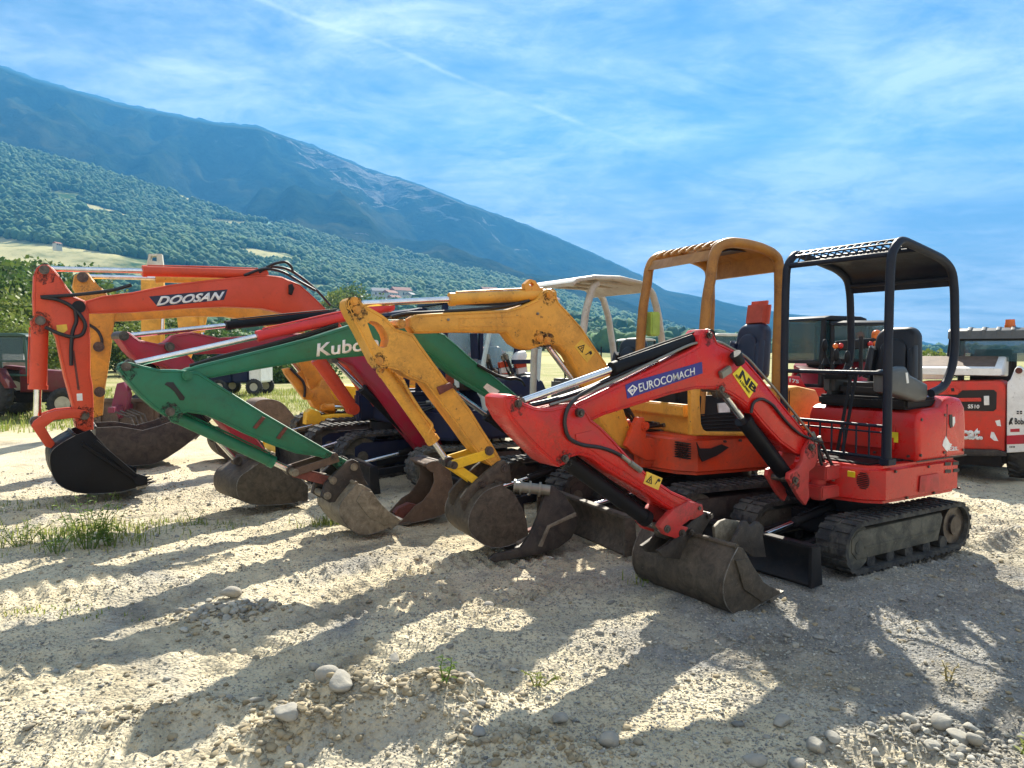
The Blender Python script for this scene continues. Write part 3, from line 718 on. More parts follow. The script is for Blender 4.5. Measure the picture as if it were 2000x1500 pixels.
# ------------------------------------------------------------------ second: yellow and orange
def yellow_machine():
    f = Fr(1.905, 6.645, 205)
    root = thing('mini_excavator', 'yellow boomed mini excavator with orange deck and ochre canopy, behind the nearest red one', 'excavator', f, GROUP)
    undercarriage(root, f, .12, 1.85, .46, .28, 1.36, (RUB, RUBD), 1.47, 1.40, .30, STEEL, STEELD, .51)
    d = MB().plan([(.70, .50), (.82, .36), (.86, .16), (.86, -.16), (.82, -.36), (.70, -.50), (-.55, -.54), (-.68, -.44), (-.75, -.1), (-.75, .1), (-.68, .44), (-.55, .54)], .52, .835, .035, 3)
    deck = d.build('deck', ORA, root, f, 40)
    y_, z_ = f.unx(*ZY((750, 900))[0], .86); m = MB(); g2 = MB()
    for i in range(8):
        for j in range(7): m.box(.83, .866, y_ - .075 + i * .021, y_ - .06 + i * .021, z_ - .06 + j * .019, z_ - .049 + j * .019, 0, rot=None)
    m.build('vent_grille', INK, deck, f, 0)
    q = f.q(ZY((905, 820), (935, 880), (1050, 880), (1150, 840), (1220, 870), (1100, 950), (960, 1010), (930, 950)), .545)
    MB().prism(q, .535, .5455, 0).build('worn_decal', INK, deck, f, 0)
    # boom carrier
    m = MB(); br = f.q(ZY((240, 860), (300, 700), (360, 580), (420, 580), (445, 640), (440, 780), (600, 800), (600, 1000), (440, 1005), (320, 940)), .2)
    m.prism(br, .10, .16, .012); m.prism(br, -.16, -.10, .012); m.box(.78, 1.0, -.13, .13, .55, .80, .03)
    brk = m.build('swing_bracket', ORA, root, f)
    pins(brk, f, [f.un(*ZY((400, 660))[0], .16)], -.17, .17, .045, ORA)
    # cab base
    MB().box(.60, .70, -.46, .47, .836, 1.02, .012).build('front_panel', YEL, root, f)
    MB().box(.69, .76, -.44, .40, .985, 1.085, .012).build('step_lip', YEL, root, f)
    MB().box(.10, .68, -.45, .44, .90, .93, .005).build('floor_mat', BLACK, root, f)
    sp = f.q(ZY((850, 745), (845, 290), (870, 278), (935, 290), (932, 400), (945, 640), (965, 690), (1000, 714), (1340, 718), (1700, 716), (1700, 760), (900, 752)), .53)
    MB().prism(sp, .485, .535, .008).build('side_frame', YEL, root, f, 40)
    cov = MB().prism([(.10, .836), (.12, 1.10), (.04, 1.18), (-.40, 1.22), (-.62, 1.18), (-.72, 1.02), (-.74, .836)], -.50, .47, .03).build('engine_cover', YEL, root, f, 40)
    lv = MB(); q0 = f.q(ZY((930, 540), (1600, 540), (1600, 716), (990, 716)), .49)
    x0, x1 = min(p[0] for p in q0), max(p[0] for p in q0)
    lv.box(x0, x1, .44, .475, .845, 1.16, .004)
    for k in range(6): lv.box(x0, x1, .47, .487, .862 + k * .028, .872 + k * .028, .002, rot=Matrix.Rotation(R(18), 4, 'X'))
    lo = lv.build('louvre_panel', BLACK, root, f)
    MB().prism(f.q(ZY((1115, 440), (1220, 430), (1230, 525), (1125, 530)), .49), .474, .4905, 0).build('white_sticker', DECWH, lo, f, 0)
    MB().box(.40, .60, -.36, .10, 1.02, 1.26, .03).build('console', BLACK, root, f)
    seat(root, f, -.08, -.02, 1.20, BLUEV, PINKV, .95, .44)
    for y in (-.28, .26): lever(root, f, (.30, y, 1.05), .28, (.03, 0), .024)
    hose_bundle(root, f, (.70, .0, .86), (1.25, .03, 1.25), 4, .18, .035, .013)
    m = MB().box(-.70, .52, .4705, .474, .905, .911, 0).box(-.30, -.294, .4705, .474, .85, 1.18, 0); m.build('panel_gap', INK, cov, f, 0)
    for k in range(7): MB().cyl((-.5 + k * .16, .53, .79), (-.5 + k * .16, .552, .79), .011, n=6).build('bolt', PIN, deck, f)
    # canopy
    path = f.q(ZN((730, 1700), (775, 1250), (805, 900), (865, 560), (880, 380), (935, 235), (1020, 178), (1130, 157), (1300, 172), (1500, 222), (1650, 292), (1728, 370), (1745, 480), (1748, 900), (1725, 1450), (1715, 1700)), .44)
    path[0] = (path[0][0] + .01, 1.0); path[-1] = (path[-1][0], 1.1)
    can = canopy_frame(root, f, path, .44, .043, OCH)
    tp = path[5:12]; fine = rounded([(p[0], 0, p[1]) for p in path[3:13]], .08, 4); tp = [(p.x, p.z) for p in fine]
    iz = max(range(len(tp)), key=lambda i: tp[i][1])
    i0 = max(0, iz - 13)
    roof = tp[iz + 2:]
    MB().prism([(p[0], p[1] + .035) for p in roof] + [(p[0], p[1] + .022) for p in roof[::-1]], -.43, .43, 0).build('roof', OCH, can, f, 40)
    MB().box(sum(p[0] for p in roof) / len(roof) - .16, sum(p[0] for p in roof) / len(roof) + .16, -.26, .2, tp[iz][1] - .022, tp[iz][1] - .015, .003).build('roof_liner', BLUEV, can, f)
    g = MB()
    for k in range(8):
        y = -.37 + .74 * k / 7; g.tube([(p[0] + .01, y + .02, p[1] + .028) for p in tp[i0:iz + 3]], .013, 6)
    g.cyl((tp[i0 + 4][0], -.43, tp[i0 + 4][1] + .02), (tp[i0 + 4][0], .43, tp[i0 + 4][1] + .02), .008, n=6)
    a = tp[i0]; b_ = tp[max(0, i0 - 4)]
    g.prism([(a[0] - .012, a[1]), (a[0] + .02, a[1] + .01), (b_[0] + .035, b_[1]), (b_[0] + .005, b_[1])], -.43, .43, .003)
    g.build('roof_grille', OCH, can, f, 50)
    e = tp[-3]; MB().prism([(e[0] - .03, e[1] + .06), (e[0] + .02, e[1] + .06), (e[0] + .02, e[1] - .09), (e[0] - .03, e[1] - .09)], -.43, .43, .01).build('rear_beam', OCH, can, f)
    c = f.P(*ZN((100, 1220))[0], -.44); MB().box(c.x - .05, c.x + .05, -.49, -.39, c.z - .11, c.z + .11, .012).build('marker_tape', DECGR, can, f)
    # arm
    y0, y1 = -.075, .075
    boom = box_arm(root, f, 'boom', Z5((0, 460), (8, 405), (50, 380), (150, 373), (300, 365), (640, 350), (740, 322), (830, 282), (868, 232), (905, 213), (950, 232), (975, 300), (1040, 370), (1120, 460), (1200, 580), (1285, 700), (1345, 850), (1395, 1000), (1440, 1130), (1460, 1220), (1420, 1260), (1370, 1240), (1290, 1150), (1220, 1040), (1160, 900), (1100, 760), (1040, 650), (980, 592), (930, 576), (850, 590), (780, 612), (735, 602), (680, 570), (630, 502), (300, 497), (100, 502), (30, 500)), y0, y1, YEL, .012)
    MB().prism(f.q(Z5((755, 250), (752, 180), (785, 150), (818, 160), (848, 205), (885, 232), (850, 262)), .03), -.03, .03, 0, [f.q(Z5((778, 185), (795, 168), (812, 185), (795, 203)), .03)]).build('lifting_eye', YE2, boom, f)
    q = f.q(Z5((320, 402), (745, 388), (748, 455), (322, 462)), y1); qi = f.q(Z5((328, 408), (738, 395), (740, 448), (330, 455)), y1)
    MB().prism(q, y1 - .002, y1 + .0035, 0, holes=[qi]).build('weld_bead', YEL, boom, f, 0)
    warn_sticker(root, f, Z5((1072, 592), (1155, 695), (1205, 628), (1120, 542)), y1)
    pins(boom, f, [f.un(*Z5(p)[0], y1) for p in ((910, 250), (845, 535), (893, 548))], y0 - .012, y1 + .014, .034, YE2, 'pivot_pin', .0125)
    pins(boom, f, [f.un(*Z5(p)[0], y1) for p in ((250, 415), (832, 376))], y1 - .005, y1 + .01, .013, GREYH, 'grease_nipple')
    yo = y1 + .035
    stick = box_arm(root, f, 'stick', Z4((766, 160), (768, 130), (785, 113), (815, 109), (842, 120), (858, 150), (900, 172), (960, 207), (990, 230), (1035, 282), (1130, 312), (1170, 370), (1250, 480), (1310, 562), (1380, 645), (1440, 722), (1500, 820), (1555, 905), (1605, 990), (1600, 1020), (1560, 1030), (1510, 990), (1450, 920), (1380, 822), (1290, 702), (1200, 582), (1100, 541), (1060, 511), (1000, 496), (950, 500), (922, 462), (880, 380), (830, 282), (790, 212)), -yo, yo, YEL, 0, [Z4((882, 252), (900, 241), (930, 245), (962, 266), (990, 310), (1000, 342), (990, 380), (968, 388), (945, 382), (910, 330))])
    MB().prism(f.q(Z4((1255, 600), (1325, 575), (1345, 600), (1270, 640)), yo), yo - .002, yo + .03, .004).build('worn_bracket', RUST, stick, f)
    pins(stick, f, [f.un(*Z4(p)[0], yo) for p in ((810, 135), (825, 180), (945, 458))], -yo - .014, yo + .014, .034, YE2, 'pivot_pin', .0125)
    pins(root, f, [f.un(*Z4((1062, 258))[0], yo)], -yo - .02, yo + .03, .04, YE2)
    pins(stick, f, [f.un(*Z4(p)[0], yo) for p in ((1540, 945),)], -yo - .02, yo + .02, .042, PIN)
    P = lambda a, y=0: f.P(*Z4(a)[0], y)
    hydraulic(root, f, P((1870, 98)), P((812, 150)), .045, .023, .535, YEL, 'stick_cylinder')
    hydraulic(root, f, P((968, 510)), P((1318, 1005)), .046, .024, .76, YEL, 'bucket_cylinder')
    c1 = f.P(*Z5((1050, 860))[0], 0); hydraulic(root, f, (.98, 0, .60), f.P(*Z5((880, 560))[0], 0), .048, .024, .62, RUST, 'boom_cylinder')
    lk = MB()
    a, b_, c = P((1320, 1012)), P((1535, 945)), P((1478, 1120))
    for y in (-.10, .10):
        lk.bar(a + Vector((0, y, 0)), b_ + Vector((0, y, 0)), .03, .072); lk.bar(a + Vector((0, y * .8, 0)), c + Vector((0, y * .8, 0)), .03, .06)
    lk.build('bucket_link', YELB, root, f)
    pins(root, f, [(a.x, a.z), (c.x, c.z)], -.13, .13, .036, PIN)
    ear = f.q(ZK((10, 580), (0, 470), (60, 390), (150, 300), (260, 200), (370, 110), (430, 95), (480, 140), (500, 320), (380, 330), (280, 360), (200, 440), (150, 540), (120, 610), (60, 610)), .14)
    hm = MB(); hm.prism(ear, .10, .14, .006); hm.prism(ear, -.14, -.10, .006)
    hitch = hm.build('bucket_ear', STEEL, root, f)
    pins(hitch, f, [f.un(*ZK(p)[0], .14) for p in ((200, 330), (105, 555), (425, 170))], -.15, .155, .036, PIN)
    o = f.q(ZK((400, 330), (250, 380), (150, 480), (80, 620), (65, 720), (90, 800), (150, 870), (230, 925), (330, 950), (450, 935), (560, 890), (660, 830)), .24)
    mo = f.q(ZK((640, 680), (600, 560), (520, 420)), .24)
    bucket(root, f, o, -.24, .24, STEEL, mo, 3, .016, RUST)
    # hoses over the boom
    for dy, k in ((-.02, 0), (.03, 6)):
        m = MB().tube(rounded([f.P(*p, dy) for p in Z4((1010, 225 - k), (1090, 205 - k), (1250, 200 - k), (1500, 183 - k), (1650, 165 - k), (1760, 130))], .1, 4), .012, 8); m.build('hose', HOSE, root, f, 60)
    m = MB().tube(rounded([f.P(*p, yo + .012) for p in Z4((1075, 560), (1110, 630), (1180, 740), (1240, 810), (1215, 850))], .06, 4), .010, 8); m.build('steel_pipe', YEL, stick, f, 60)
    return root, f

# ------------------------------------------------------------------ third: green with cream canopy
def house(root, f, body, cover, x0, x1, w, z0, z1, ztop, xc):
    d = MB().plan([(x1 - .12, w), (x1, w - .14), (x1 + .05, 0), (x1, -w + .14), (x1 - .12, -w), (x0 + .1, -w), (x0, -w + .12), (x0 - .04, 0), (x0, w - .12), (x0 + .1, w)], z0, z1, .03).build('deck', body, root, f, 40)
    MB().prism([(xc, z1 + .002), (xc + .02, ztop - .08), (xc - .05, ztop), (x0 + .2, ztop + .04), (x0 + .06, ztop - .03), (x0, ztop - .15), (x0 - .02, z1 + .002)], -w + .03, w - .03, .035).build('engine_cover', cover, root, f, 40)
    MB().box(x1 - .04, x1 + .22, -.11, .11, z0 + .02, z1 - .02, .02).cyl((x1 + .16, 0, z0), (x1 + .16, 0, z1 + .02), .07, n=20).build('swing_bracket', body, root, f)
    return d

def green_machine():
    f = Fr(.9, 7.53, 213)
    root = thing('mini_excavator', 'green boomed mini excavator with rusty cream canopy, between the yellow and the maroon machine', 'excavator', f, GROUP)
    undercarriage(root, f, .1, 1.75, .44, .26, 1.24, (RUB, RUBD), 1.4, 1.24, .28, BLACK, STEELD, .48)
    house(root, f, MAR, BLACK, -.75, .55, .55, .49, .78, 1.12, .02)
    seat(root, f, -.18, 0, 1.12, SEATV, None, .9, .44)
    MB().box(.30, .46, -.25, .2, .80, 1.25, .03).build('console', GREYP, root, f)
    for y in (-.2, .2): lever(root, f, (.28, y, 1.1), .25, (.03, 0), .022)
    MB().box(-.1, .2, .25, .36, 1.1, 1.28, .03).build('side_console', GREYP, root, f)
    path = f.q(Z5((1090, 900), (1130, 480), (1155, 330), (1180, 140), (1195, 105)), .42)
    xf = path[0][0]
    z_t = 2.17
    m = MB(); 
    for y in (.38, -.38):
        m.tube(rounded([(.58, y, .80), (.56, y, 1.5), (.50, y, 1.9), (.42, y, 2.12), (.36, y, 2.16)], .08), .035, 8)
        m.tube(rounded([(-.52, y, .95), (-.50, y, 1.5), (-.42, y, 1.9), (-.34, y, 2.10), (-.25, y, 2.16)], .08), .035, 8)
    can = m.build('canopy_frame', CREAM, root, f, 50)
    rp = [(p[0] * .80 + .13, p[1]) for p in [(.72, 2.145), (.66, 2.185), (.40, 2.225), (.0, 2.235), (-.35, 2.20), (-.48, 2.15), (-.50, 2.10), (-.46, 2.10), (-.34, 2.165), (0, 2.195), (.40, 2.185), (.64, 2.15), (.70, 2.115)]]
    MB().prism(rp, -.45, .45, .012).build('roof', CREAM, can, f, 40)
    m = MB(); 
    for y in (-.3, 0, .3): m.box(-.3, .5, y - .02, y + .02, 2.16, 2.185, .004)
    m.build('roof_rib', CREAM, can, f)
    y0, y1 = -.075, .075
    boom = box_arm(root, f, 'boom', PX((352, 752), (345, 742), (350, 728), (368, 719), (403, 710), (477, 692), (550, 674), (623, 655), (689, 634), (740, 624), (790, 624), (835, 636), (869, 653), (890, 671), (920, 698), (941, 716), (968, 737), (998, 761), (1040, 798), (1075, 832), (1092, 856), (1084, 876), (1062, 878), (1030, 850), (1000, 812), (971, 782), (950, 770), (920, 752), (890, 734), (860, 710), (839, 692), (815, 682), (780, 684), (717, 695), (616, 703), (508, 721), (400, 741), (372, 750)), y0, y1, GRN, .012)
    text_quad('lettering', 'Kubota', quad_on(f, PX((618, 697), (742, 682), (742, 654), (620, 671)), y1), DECWH, boom, f, .02)
    MB().prism(f.q(ZC((645, 1050), (800, 1195), (890, 1105), (700, 990)), y1), y1 - .002, y1 + .003, 0).build('pale_sticker', DECWH, boom, f, 0)
    yo = y1 + .03
    stick = box_arm(root, f, 'stick', Z3((627, 745), (641, 712), (665, 700), (695, 702), (760, 719), (860, 742), (960, 742), (1060, 755), (1130, 800), (1240, 868), (1400, 968), (1600, 1085), (1800, 1200), (1888, 1242), (1902, 1285), (1860, 1310), (1790, 1240), (1700, 1206), (1580, 1190), (1450, 1145), (1320, 1090), (1200, 1030), (1100, 986), (1000, 970), (930, 990), (882, 992), (820, 950), (740, 880), (670, 800)), -yo, yo, GRN, .012)
    MB().prism(f.q(Z3((876, 820), (888, 808), (922, 808), (945, 840), (985, 890), (978, 905), (958, 905), (930, 860), (905, 838)), yo), yo - .002, yo + .006, .002).build('slot_dark_patch', INK, stick, f)  # dark patch stands in for the shade inside the open slot
    for a in (((1345, 1050), (1395, 990), (1412, 998), (1362, 1058)), ((1470, 1105), (1515, 1045), (1530, 1052), (1487, 1112))):
        MB().prism(f.q(Z3(*a), yo), yo - .002, yo + .02, .003).build('worn_bracket', RUST, stick, f)
    pins(stick, f, [f.un(*Z3(p)[0], yo) for p in ((672, 725), (905, 965), (1780, 1205), (1870, 1265))], -yo - .014, yo + .016, .038, None, 'pivot_pin', .0145)
    pins(root, f, [f.un(*Z3((995, 772))[0], yo)], -yo - .02, yo + .03, .042, GRN)
    P = lambda a, y=0: f.P(*Z3(a)[0], y)
    hydraulic(root, f, f.P(760, 600, 0), P((690, 716)), .040, .022, .55, CYLR, 'stick_cylinder')
    hydraulic(root, f, P((930, 990)), P((1548, 1278)), .044, .024, .83, GRN, 'bucket_cylinder')
    hydraulic(root, f, (.78, 0, .55), f.P(880, 760, 0), .045, .024, .6, BLKGL, 'boom_cylinder')
    lk = MB(); a, b_, c = P((1548, 1280)), P((1780, 1205)), P((1745, 1330))
    for y in (-.1, .1): lk.bar(a + Vector((0, y, 0)), b_ + Vector((0, y, 0)), .025, .06)
    lk.build('bucket_link', BRN, root, f)
    lk = MB()
    for y in (-.08, .08): lk.bar(a + Vector((0, y, 0)), c + Vector((0, y, 0)), .03, .075)
    lk.build('bucket_link', RUST, root, f)
    pins(root, f, [(a.x, a.z), (c.x, c.z)], -.13, .13, .036, STEELG)
    ear = f.q(ZG((340, 960), (380, 820), (480, 720), (590, 610), (650, 585), (700, 610), (725, 680), (760, 780), (800, 840), (700, 850), (600, 900), (500, 1000), (420, 1010)), .14)
    hm = MB(); hm.prism(ear, .09, .14, .006); hm.prism(ear, -.14, -.09, .006)
    hitch = hm.build('bucket_ear', STEELD, root, f)
    pins(hitch, f, [f.un(*ZG(p)[0], .14) for p in ((655, 660), (450, 790), (395, 940))], -.15, .155, .036, STEELG)
    o = f.q(ZG((680, 820), (610, 900), (530, 1000), (495, 1085), (540, 1170), (610, 1260), (690, 1318), (760, 1325), (880, 1300), (1000, 1250), (1112, 1180)), .25)
    mo = f.q(ZG((1000, 1100), (920, 1020), (850, 930), (820, 880), (740, 835)), .25)
    b = bucket(root, f, o, -.25, .25, STEELG, mo, 0, .014)
    MB().prism(f.q(ZG((680, 990), (800, 1150), (1000, 1250), (1112, 1180), (1000, 1100), (900, 1000), (830, 900), (740, 880)), .26), .256, .268, .003).build('side_cutter', STEELG, b, f)
    for k in (0, 14):
        m = MB().tube(rounded([f.P(*p, -.03 + k * .004) for p in Z3((1010, 735 - k), (1150, 690 - k), (1400, 630 - k), (1650, 560 - k), (1800, 510 - k))], .1), .011, 8); m.build('hose', HOSE, root, f, 60)
        m = MB().tube(rounded([f.P(*p, y1 + .01) for p in ZC((560, 720 - k), (700, 800 - k), (850, 880 - k), (1020, 935 - k), (1120, 920 - k), (1230, 950), (1270, 1030))], .1), .011, 8); m.build('hose', HOSE, root, f, 60)
    return root, f

# ------------------------------------------------------------------ fourth: maroon with pale cab
def cab(root, f, x0, x1, y0, y1, z0, z1, frame, pane, roofm, r=.032):
    m = MB()
    for x in (x0, x1):
        for y in (y0, y1): m.bar((x, y, z0), (x - (.06 if x == x1 else 0), y, z1), r * 2, r * 2, .006)
    for z in (z0, z0 + (z1 - z0) * .36):
        for y in (y0, y1): m.bar((x0, y, z), (x1, y, z), r * 1.5, r * 1.5, .004)
        for x in (x0, x1): m.bar((x, y0, z), (x, y1, z), r * 1.5, r * 1.5, .004)
    c = m.build('cab_frame', frame, root, f)
    MB().prism([(x0 - .04, z1), (x0 - .02, z1 + .05), (x0 + .12, z1 + .08), (x1 - .18, z1 + .08), (x1 - .02, z1 + .04), (x1, z1)], y0 - .04, y1 + .04, .02).build('cab_roof', roofm, root, f, 40)
    for y in (y0, y1):
        MB().box(x0 + r, x1 - .06 - r, y - .004, y + .004, z0 + (z1 - z0) * .38, z1 - .01, 0).build('window', pane, c, f, 0)
    for x in (x0, x1 - .04): MB().box(x - .004, x + .004, y0 + r, y1 - r, z0 + (z1 - z0) * .38, z1 - .01, 0).build('window', pane, c, f, 0)
    return c

def maroon_machine():
    f = Fr(-.58, 9.04, 207); fa = Fr(-.9, 8.67, 222)
    root = thing('mini_excavator', 'maroon mini excavator with pale cab posts, its boom hidden by the green arm', 'excavator', f, GROUP)
    undercarriage(root, f, .05, 1.75, .46, .30, 1.5, (RUBD, RUBD), 1.35, 1.5, .3, BLACK, STEELD, .5, lug=.09)
    house(root, f, DARKB, DARKB, -.8, .55, .68, .52, .85, 1.2, -.2)
    cab(root, f, -.62, .38, -.62, .18, .86, 2.08, DARKB, GLSL, BLACK)
    P_ = lambda a, y: f.P(*ZC(a)[0], y)
    for pts, rr in (([(745, 150), (735, 240), (655, 640), (640, 760)], .028), ([(1500, 400), (1485, 540), (1440, 1300)], .03), ([(240, 880), (250, 1050)], .03), ([(590, 1120), (640, 1200), (690, 1480)], .034)):
        MB().tube([P_(p, .62) for p in pts], rr, 8).build('pale_post', PALE, root, f, 50)
    for p0, p1, yy, ww in (((1080, 668), (1460, 660), .6, .05), ((500, 240), (520, 620), .3, .12), ((610, 240), (600, 640), .3, .05)):
        MB().bar(P_(p0, yy), P_(p1, yy), ww, .05).build('cab_pillar', DARKB, root, f)
    MB().prism([(p.x, p.z) for p in (P_((1060, 900), .5), P_((1200, 820), .5), (P_((1380, 830), .5)), P_((1440, 960), .5), P_((1380, 1060), .5), P_((1260, 1080), .5))], .36, .5, .03).build('side_console', GREYP, root, f)
    MB().prism([(p.x, p.z) for p in (P_((1130, 660), .45), P_((1150, 580), .45), P_((1200, 520), .45), P_((1290, 500), .45), P_((1320, 560), .45), P_((1300, 660), .45))], .3, .45, .03).build('motor_cover', WHITE, root, f)
    for a, b_ in (((880, 720), (1030, 690)), ((1120, 720), (1280, 700)), ((900, 800), (1030, 780)), ((1150, 810), (1290, 780))): MB().bar(P_(a, .55), P_(b_, .55), .06, .07).build('fuse_box', ORA if a[1] < 790 else WHITE, root, f)
    hose_bundle(root, f, P_((720, 580), .6), P_((860, 820), .6), 3, .08, .03, .014); hose_bundle(root, f, P_((940, 570), .6), P_((1090, 900), .6), 3, .05, .03, .016)
    hose_bundle(root, f, (.5, .3, .9), (.95, .2, 1.05), 4, .15, .04, .014)
    seat(root, f, -.22, -.2, 1.05, SEATV, None, .9, .44)
    y0, y1 = -.07, .07
    boom = box_arm(root, fa, 'boom', PX((322, 670), (340, 655), (375, 648), (430, 660), (500, 655), (570, 650), (640, 655), (700, 672), (740, 705), (775, 745), (815, 800), (860, 860), (878, 895), (852, 905), (820, 880), (770, 820), (730, 765), (690, 715), (650, 695), (560, 688), (470, 690), (390, 692), (340, 690)), y0, y1, MAR, .012)
    yo = .1
    box_arm(root, fa, 'stick', Z3((632, 575), (637, 550), (655, 540), (690, 543), (745, 583), (850, 605), (930, 602), (1030, 690), (1100, 780), (1200, 900), (1300, 1020), (1400, 1150), (1480, 1260), (1430, 1290), (1350, 1220), (1230, 1080), (1100, 930), (980, 800), (880, 730), (800, 705), (730, 690), (680, 640)), -yo, yo, MAR, .012)
    pins(root, fa, [fa.un(*Z3(p)[0], yo) for p in ((655, 562), (900, 620))], -yo - .015, yo + .03, .05)
    P = lambda p, y=0: fa.P(p[0], p[1], y)
    hydraulic(root, fa, P((668, 612)), fa.P(*Z3((668, 562))[0], 0), .042, .023, .58, BLKGL, 'stick_cylinder')
    hydraulic(root, fa, P((812, 862)), P((650, 702)), .046, .024, .66, BLKGL, 'boom_cylinder')
    hydraulic(root, fa, fa.P(*Z3((760, 690))[0], 0), P((462, 900)), .046, .024, .75, BLKGL, 'bucket_cylinder')
    o = fa.q(Z3((1390, 1230), (1330, 1275), (1272, 1310), (1255, 1370), (1270, 1430), (1330, 1460), (1420, 1465), (1540, 1455), (1640, 1440)), .28)
    mo = fa.q(Z3((1640, 1360), (1580, 1300), (1480, 1235)), .28)
    bucket(root, fa, o, -.28, .28, STEEL, mo, 0, .014)
    return root, f

# ------------------------------------------------------------------ fifth: orange
def orange_machine():
    f = Fr(-1.25, 9.95, 212); fa = Fr(-1.25, 9.95, 215)
    root = thing('excavator', 'orange excavator with arched boom and glossy black bucket, far left of the row', 'excavator', f, GROUP)
    undercarriage(root, f, .30, 2.1, .55, .32, 1.55, (RUB, RUBD), 1.65, 1.55, .32, BLACK, DARKB, .62, lug=.09)
    house(root, f, DARKB, DOO, -1.0, .65, .74, .64, 1.0, 1.55, -.35)
    cab(root, f, -.55, .50, -.05, .70, 1.0, 1.98, DARKB, GLS, DARKB)
    y0, y1 = -.09, .09
    boom = box_arm(root, fa, 'boom', PX((150, 604), (160, 590), (200, 578), (257, 571), (330, 556), (403, 547), (458, 541), (513, 536), (550, 540), (587, 556), (616, 582), (642, 608), (662, 628), (700, 680), (735, 732), (772, 790), (792, 828), (768, 842), (735, 802), (700, 752), (668, 702), (636, 662), (600, 630), (572, 620), (550, 611), (513, 602), (440, 599), (367, 602), (257, 610), (169, 612)), y0, y1, DOO, .015)
    lab = decal('name_plate', fa, Z3((840, 407), (1192, 370), (1212, 314), (793, 352)), y1, DECNV, root)
    text_quad('lettering', 'DOOSAN', quad_on(fa, Z3((832, 402), (1185, 370), (1197, 325), (842, 352)), y1 + .003), DECWH, lab, fa, .04, .25)
    MB().prism(fa.q(Z3((1535, 290), (1552, 285), (1562, 310), (1550, 345), (1535, 340)), y1), y1 - .002, y1 + .05, .01).build('work_light', BLACK, boom, fa)
    yo = .13
    stick = box_arm(root, fa, 'stick', Z3((180, 235), (195, 198), (220, 183), (255, 182), (285, 200), (320, 245), (360, 305), (400, 352), (455, 375), (475, 440), (482, 600), (482, 760), (495, 830), (500, 920), (498, 1062), (450, 1072), (405, 1050), (392, 950), (345, 780), (300, 570), (262, 490), (235, 470), (180, 450), (175, 350)), -yo, yo, DOO, .015)
    q = fa.q(Z3((385, 640), (396, 640), (425, 850), (412, 850)), yo); MB().prism(q, yo - .002, yo + .004, 0).build('weld_bead', RUST, stick, fa, 0)
    MB().prism(fa.q(Z3((408, 870), (438, 868), (440, 906), (410, 908)), yo), yo - .002, yo + .004, 0).build('white_sticker', DECWH, stick, fa, 0)
    MB().prism(fa.q(Z3((300, 505), (355, 500), (360, 530), (340, 545), (305, 540)), yo), yo - .002, yo + .004, 0).build('warning_sticker', DECAM, stick, fa, 0)
    pins(stick, fa, [fa.un(*Z3(p)[0], yo) for p in ((235, 210), (215, 480), (450, 985))], -yo - .015, yo + .02, .055, None, 'pivot_pin', .0185)
    pins(root, fa, [fa.un(*Z3((418, 408))[0], yo)], -yo - .02, yo + .035, .075, BLACK)
    P = lambda a, y=0: fa.P(*Z3(a)[0], y)
    hydraulic(root, fa, P((1400, 232)), P((240, 204)), .056, .028, .585, DOO, 'stick_cylinder')
    hydraulic(root, fa, P((212, 490)), P((197, 1020)), .078, .036, .66, DOO, 'bucket_cylinder')
    for y in (-.2, .2): hydraulic(root, fa, fa.P(*ZB((1600, 660))[0], y), fa.P(*ZB((1180, 60))[0], y), .075, .03, .9, DOO, 'boom_cylinder')
    lk = MB(); pl = fa.q(Z3((165, 1042), (180, 1015), (230, 980), (300, 957), (400, 948), (470, 960), (470, 1000), (380, 1000), (290, 1010), (240, 1048), (265, 1090), (292, 1132), (280, 1162), (240, 1150), (200, 1092)), yo)
    lk.prism(pl, yo - .03, yo + .02, .01); lk.prism(pl, -yo - .02, -yo + .03, .01); lk.build('bucket_link', DOO, root, fa)
    o = fa.q(Z3((400, 1092), (330, 1130), (275, 1170), (262, 1215), (275, 1300), (312, 1360), (400, 1398), (520, 1403), (650, 1392), (785, 1355)), .36)
    mo = fa.q(Z3((785, 1310), (720, 1290), (600, 1190), (510, 1095), (480, 1062)), .36)
    b = bucket(root, fa, o, -.36, .36, BLKGL, mo, 4, .02)
    MB().bar(P((505, 1125), .37), P((755, 1335), .37), .03, .05).bar(P((430, 1125), .37), P((500, 1175), .37), .02, .03).build('side_cutter', BLKGL, b, fa)
    MB().bar(P((440, 1140), .38), P((735, 1335), .38), .03, .035).build('side_cutter', BLKGL, b, fa)
    m = MB().cyl(P((745, 1330), -.40), P((745, 1330), .42), .05, n=14); m.build('edge_tube', BLKGL, b, fa)
    # hoses looping at the boom top and the stick joint
    for k, pts in enumerate((((1330, 235), (1430, 190), (1530, 200), (1620, 260), (1700, 330), (1760, 400)), ((1380, 225), (1450, 178), (1520, 165), (1552, 190), (1560, 220)), ((1300, 240), (1400, 200), (1500, 215), (1600, 275), (1680, 320)))):
        MB().tube(rounded([fa.P(*p, .02 + k * .03) for p in Z3(*pts)], .2), .016, 8).build('hose', HOSE, root, fa, 60)
    for pts in (((225, 358), (300, 365), (370, 395), (420, 440), (460, 500), (440, 560), (380, 570), (300, 545), (240, 515)), ((400, 430), (410, 480), (385, 540), (378, 640), (380, 720)), ((215, 355), (400, 345), (600, 320), (700, 290))):
        MB().tube(rounded([fa.P(*p, yo + .03) for p in Z3(*pts)], .15), .018, 8).build('hose', HOSE, root, fa, 60)
    return root, f

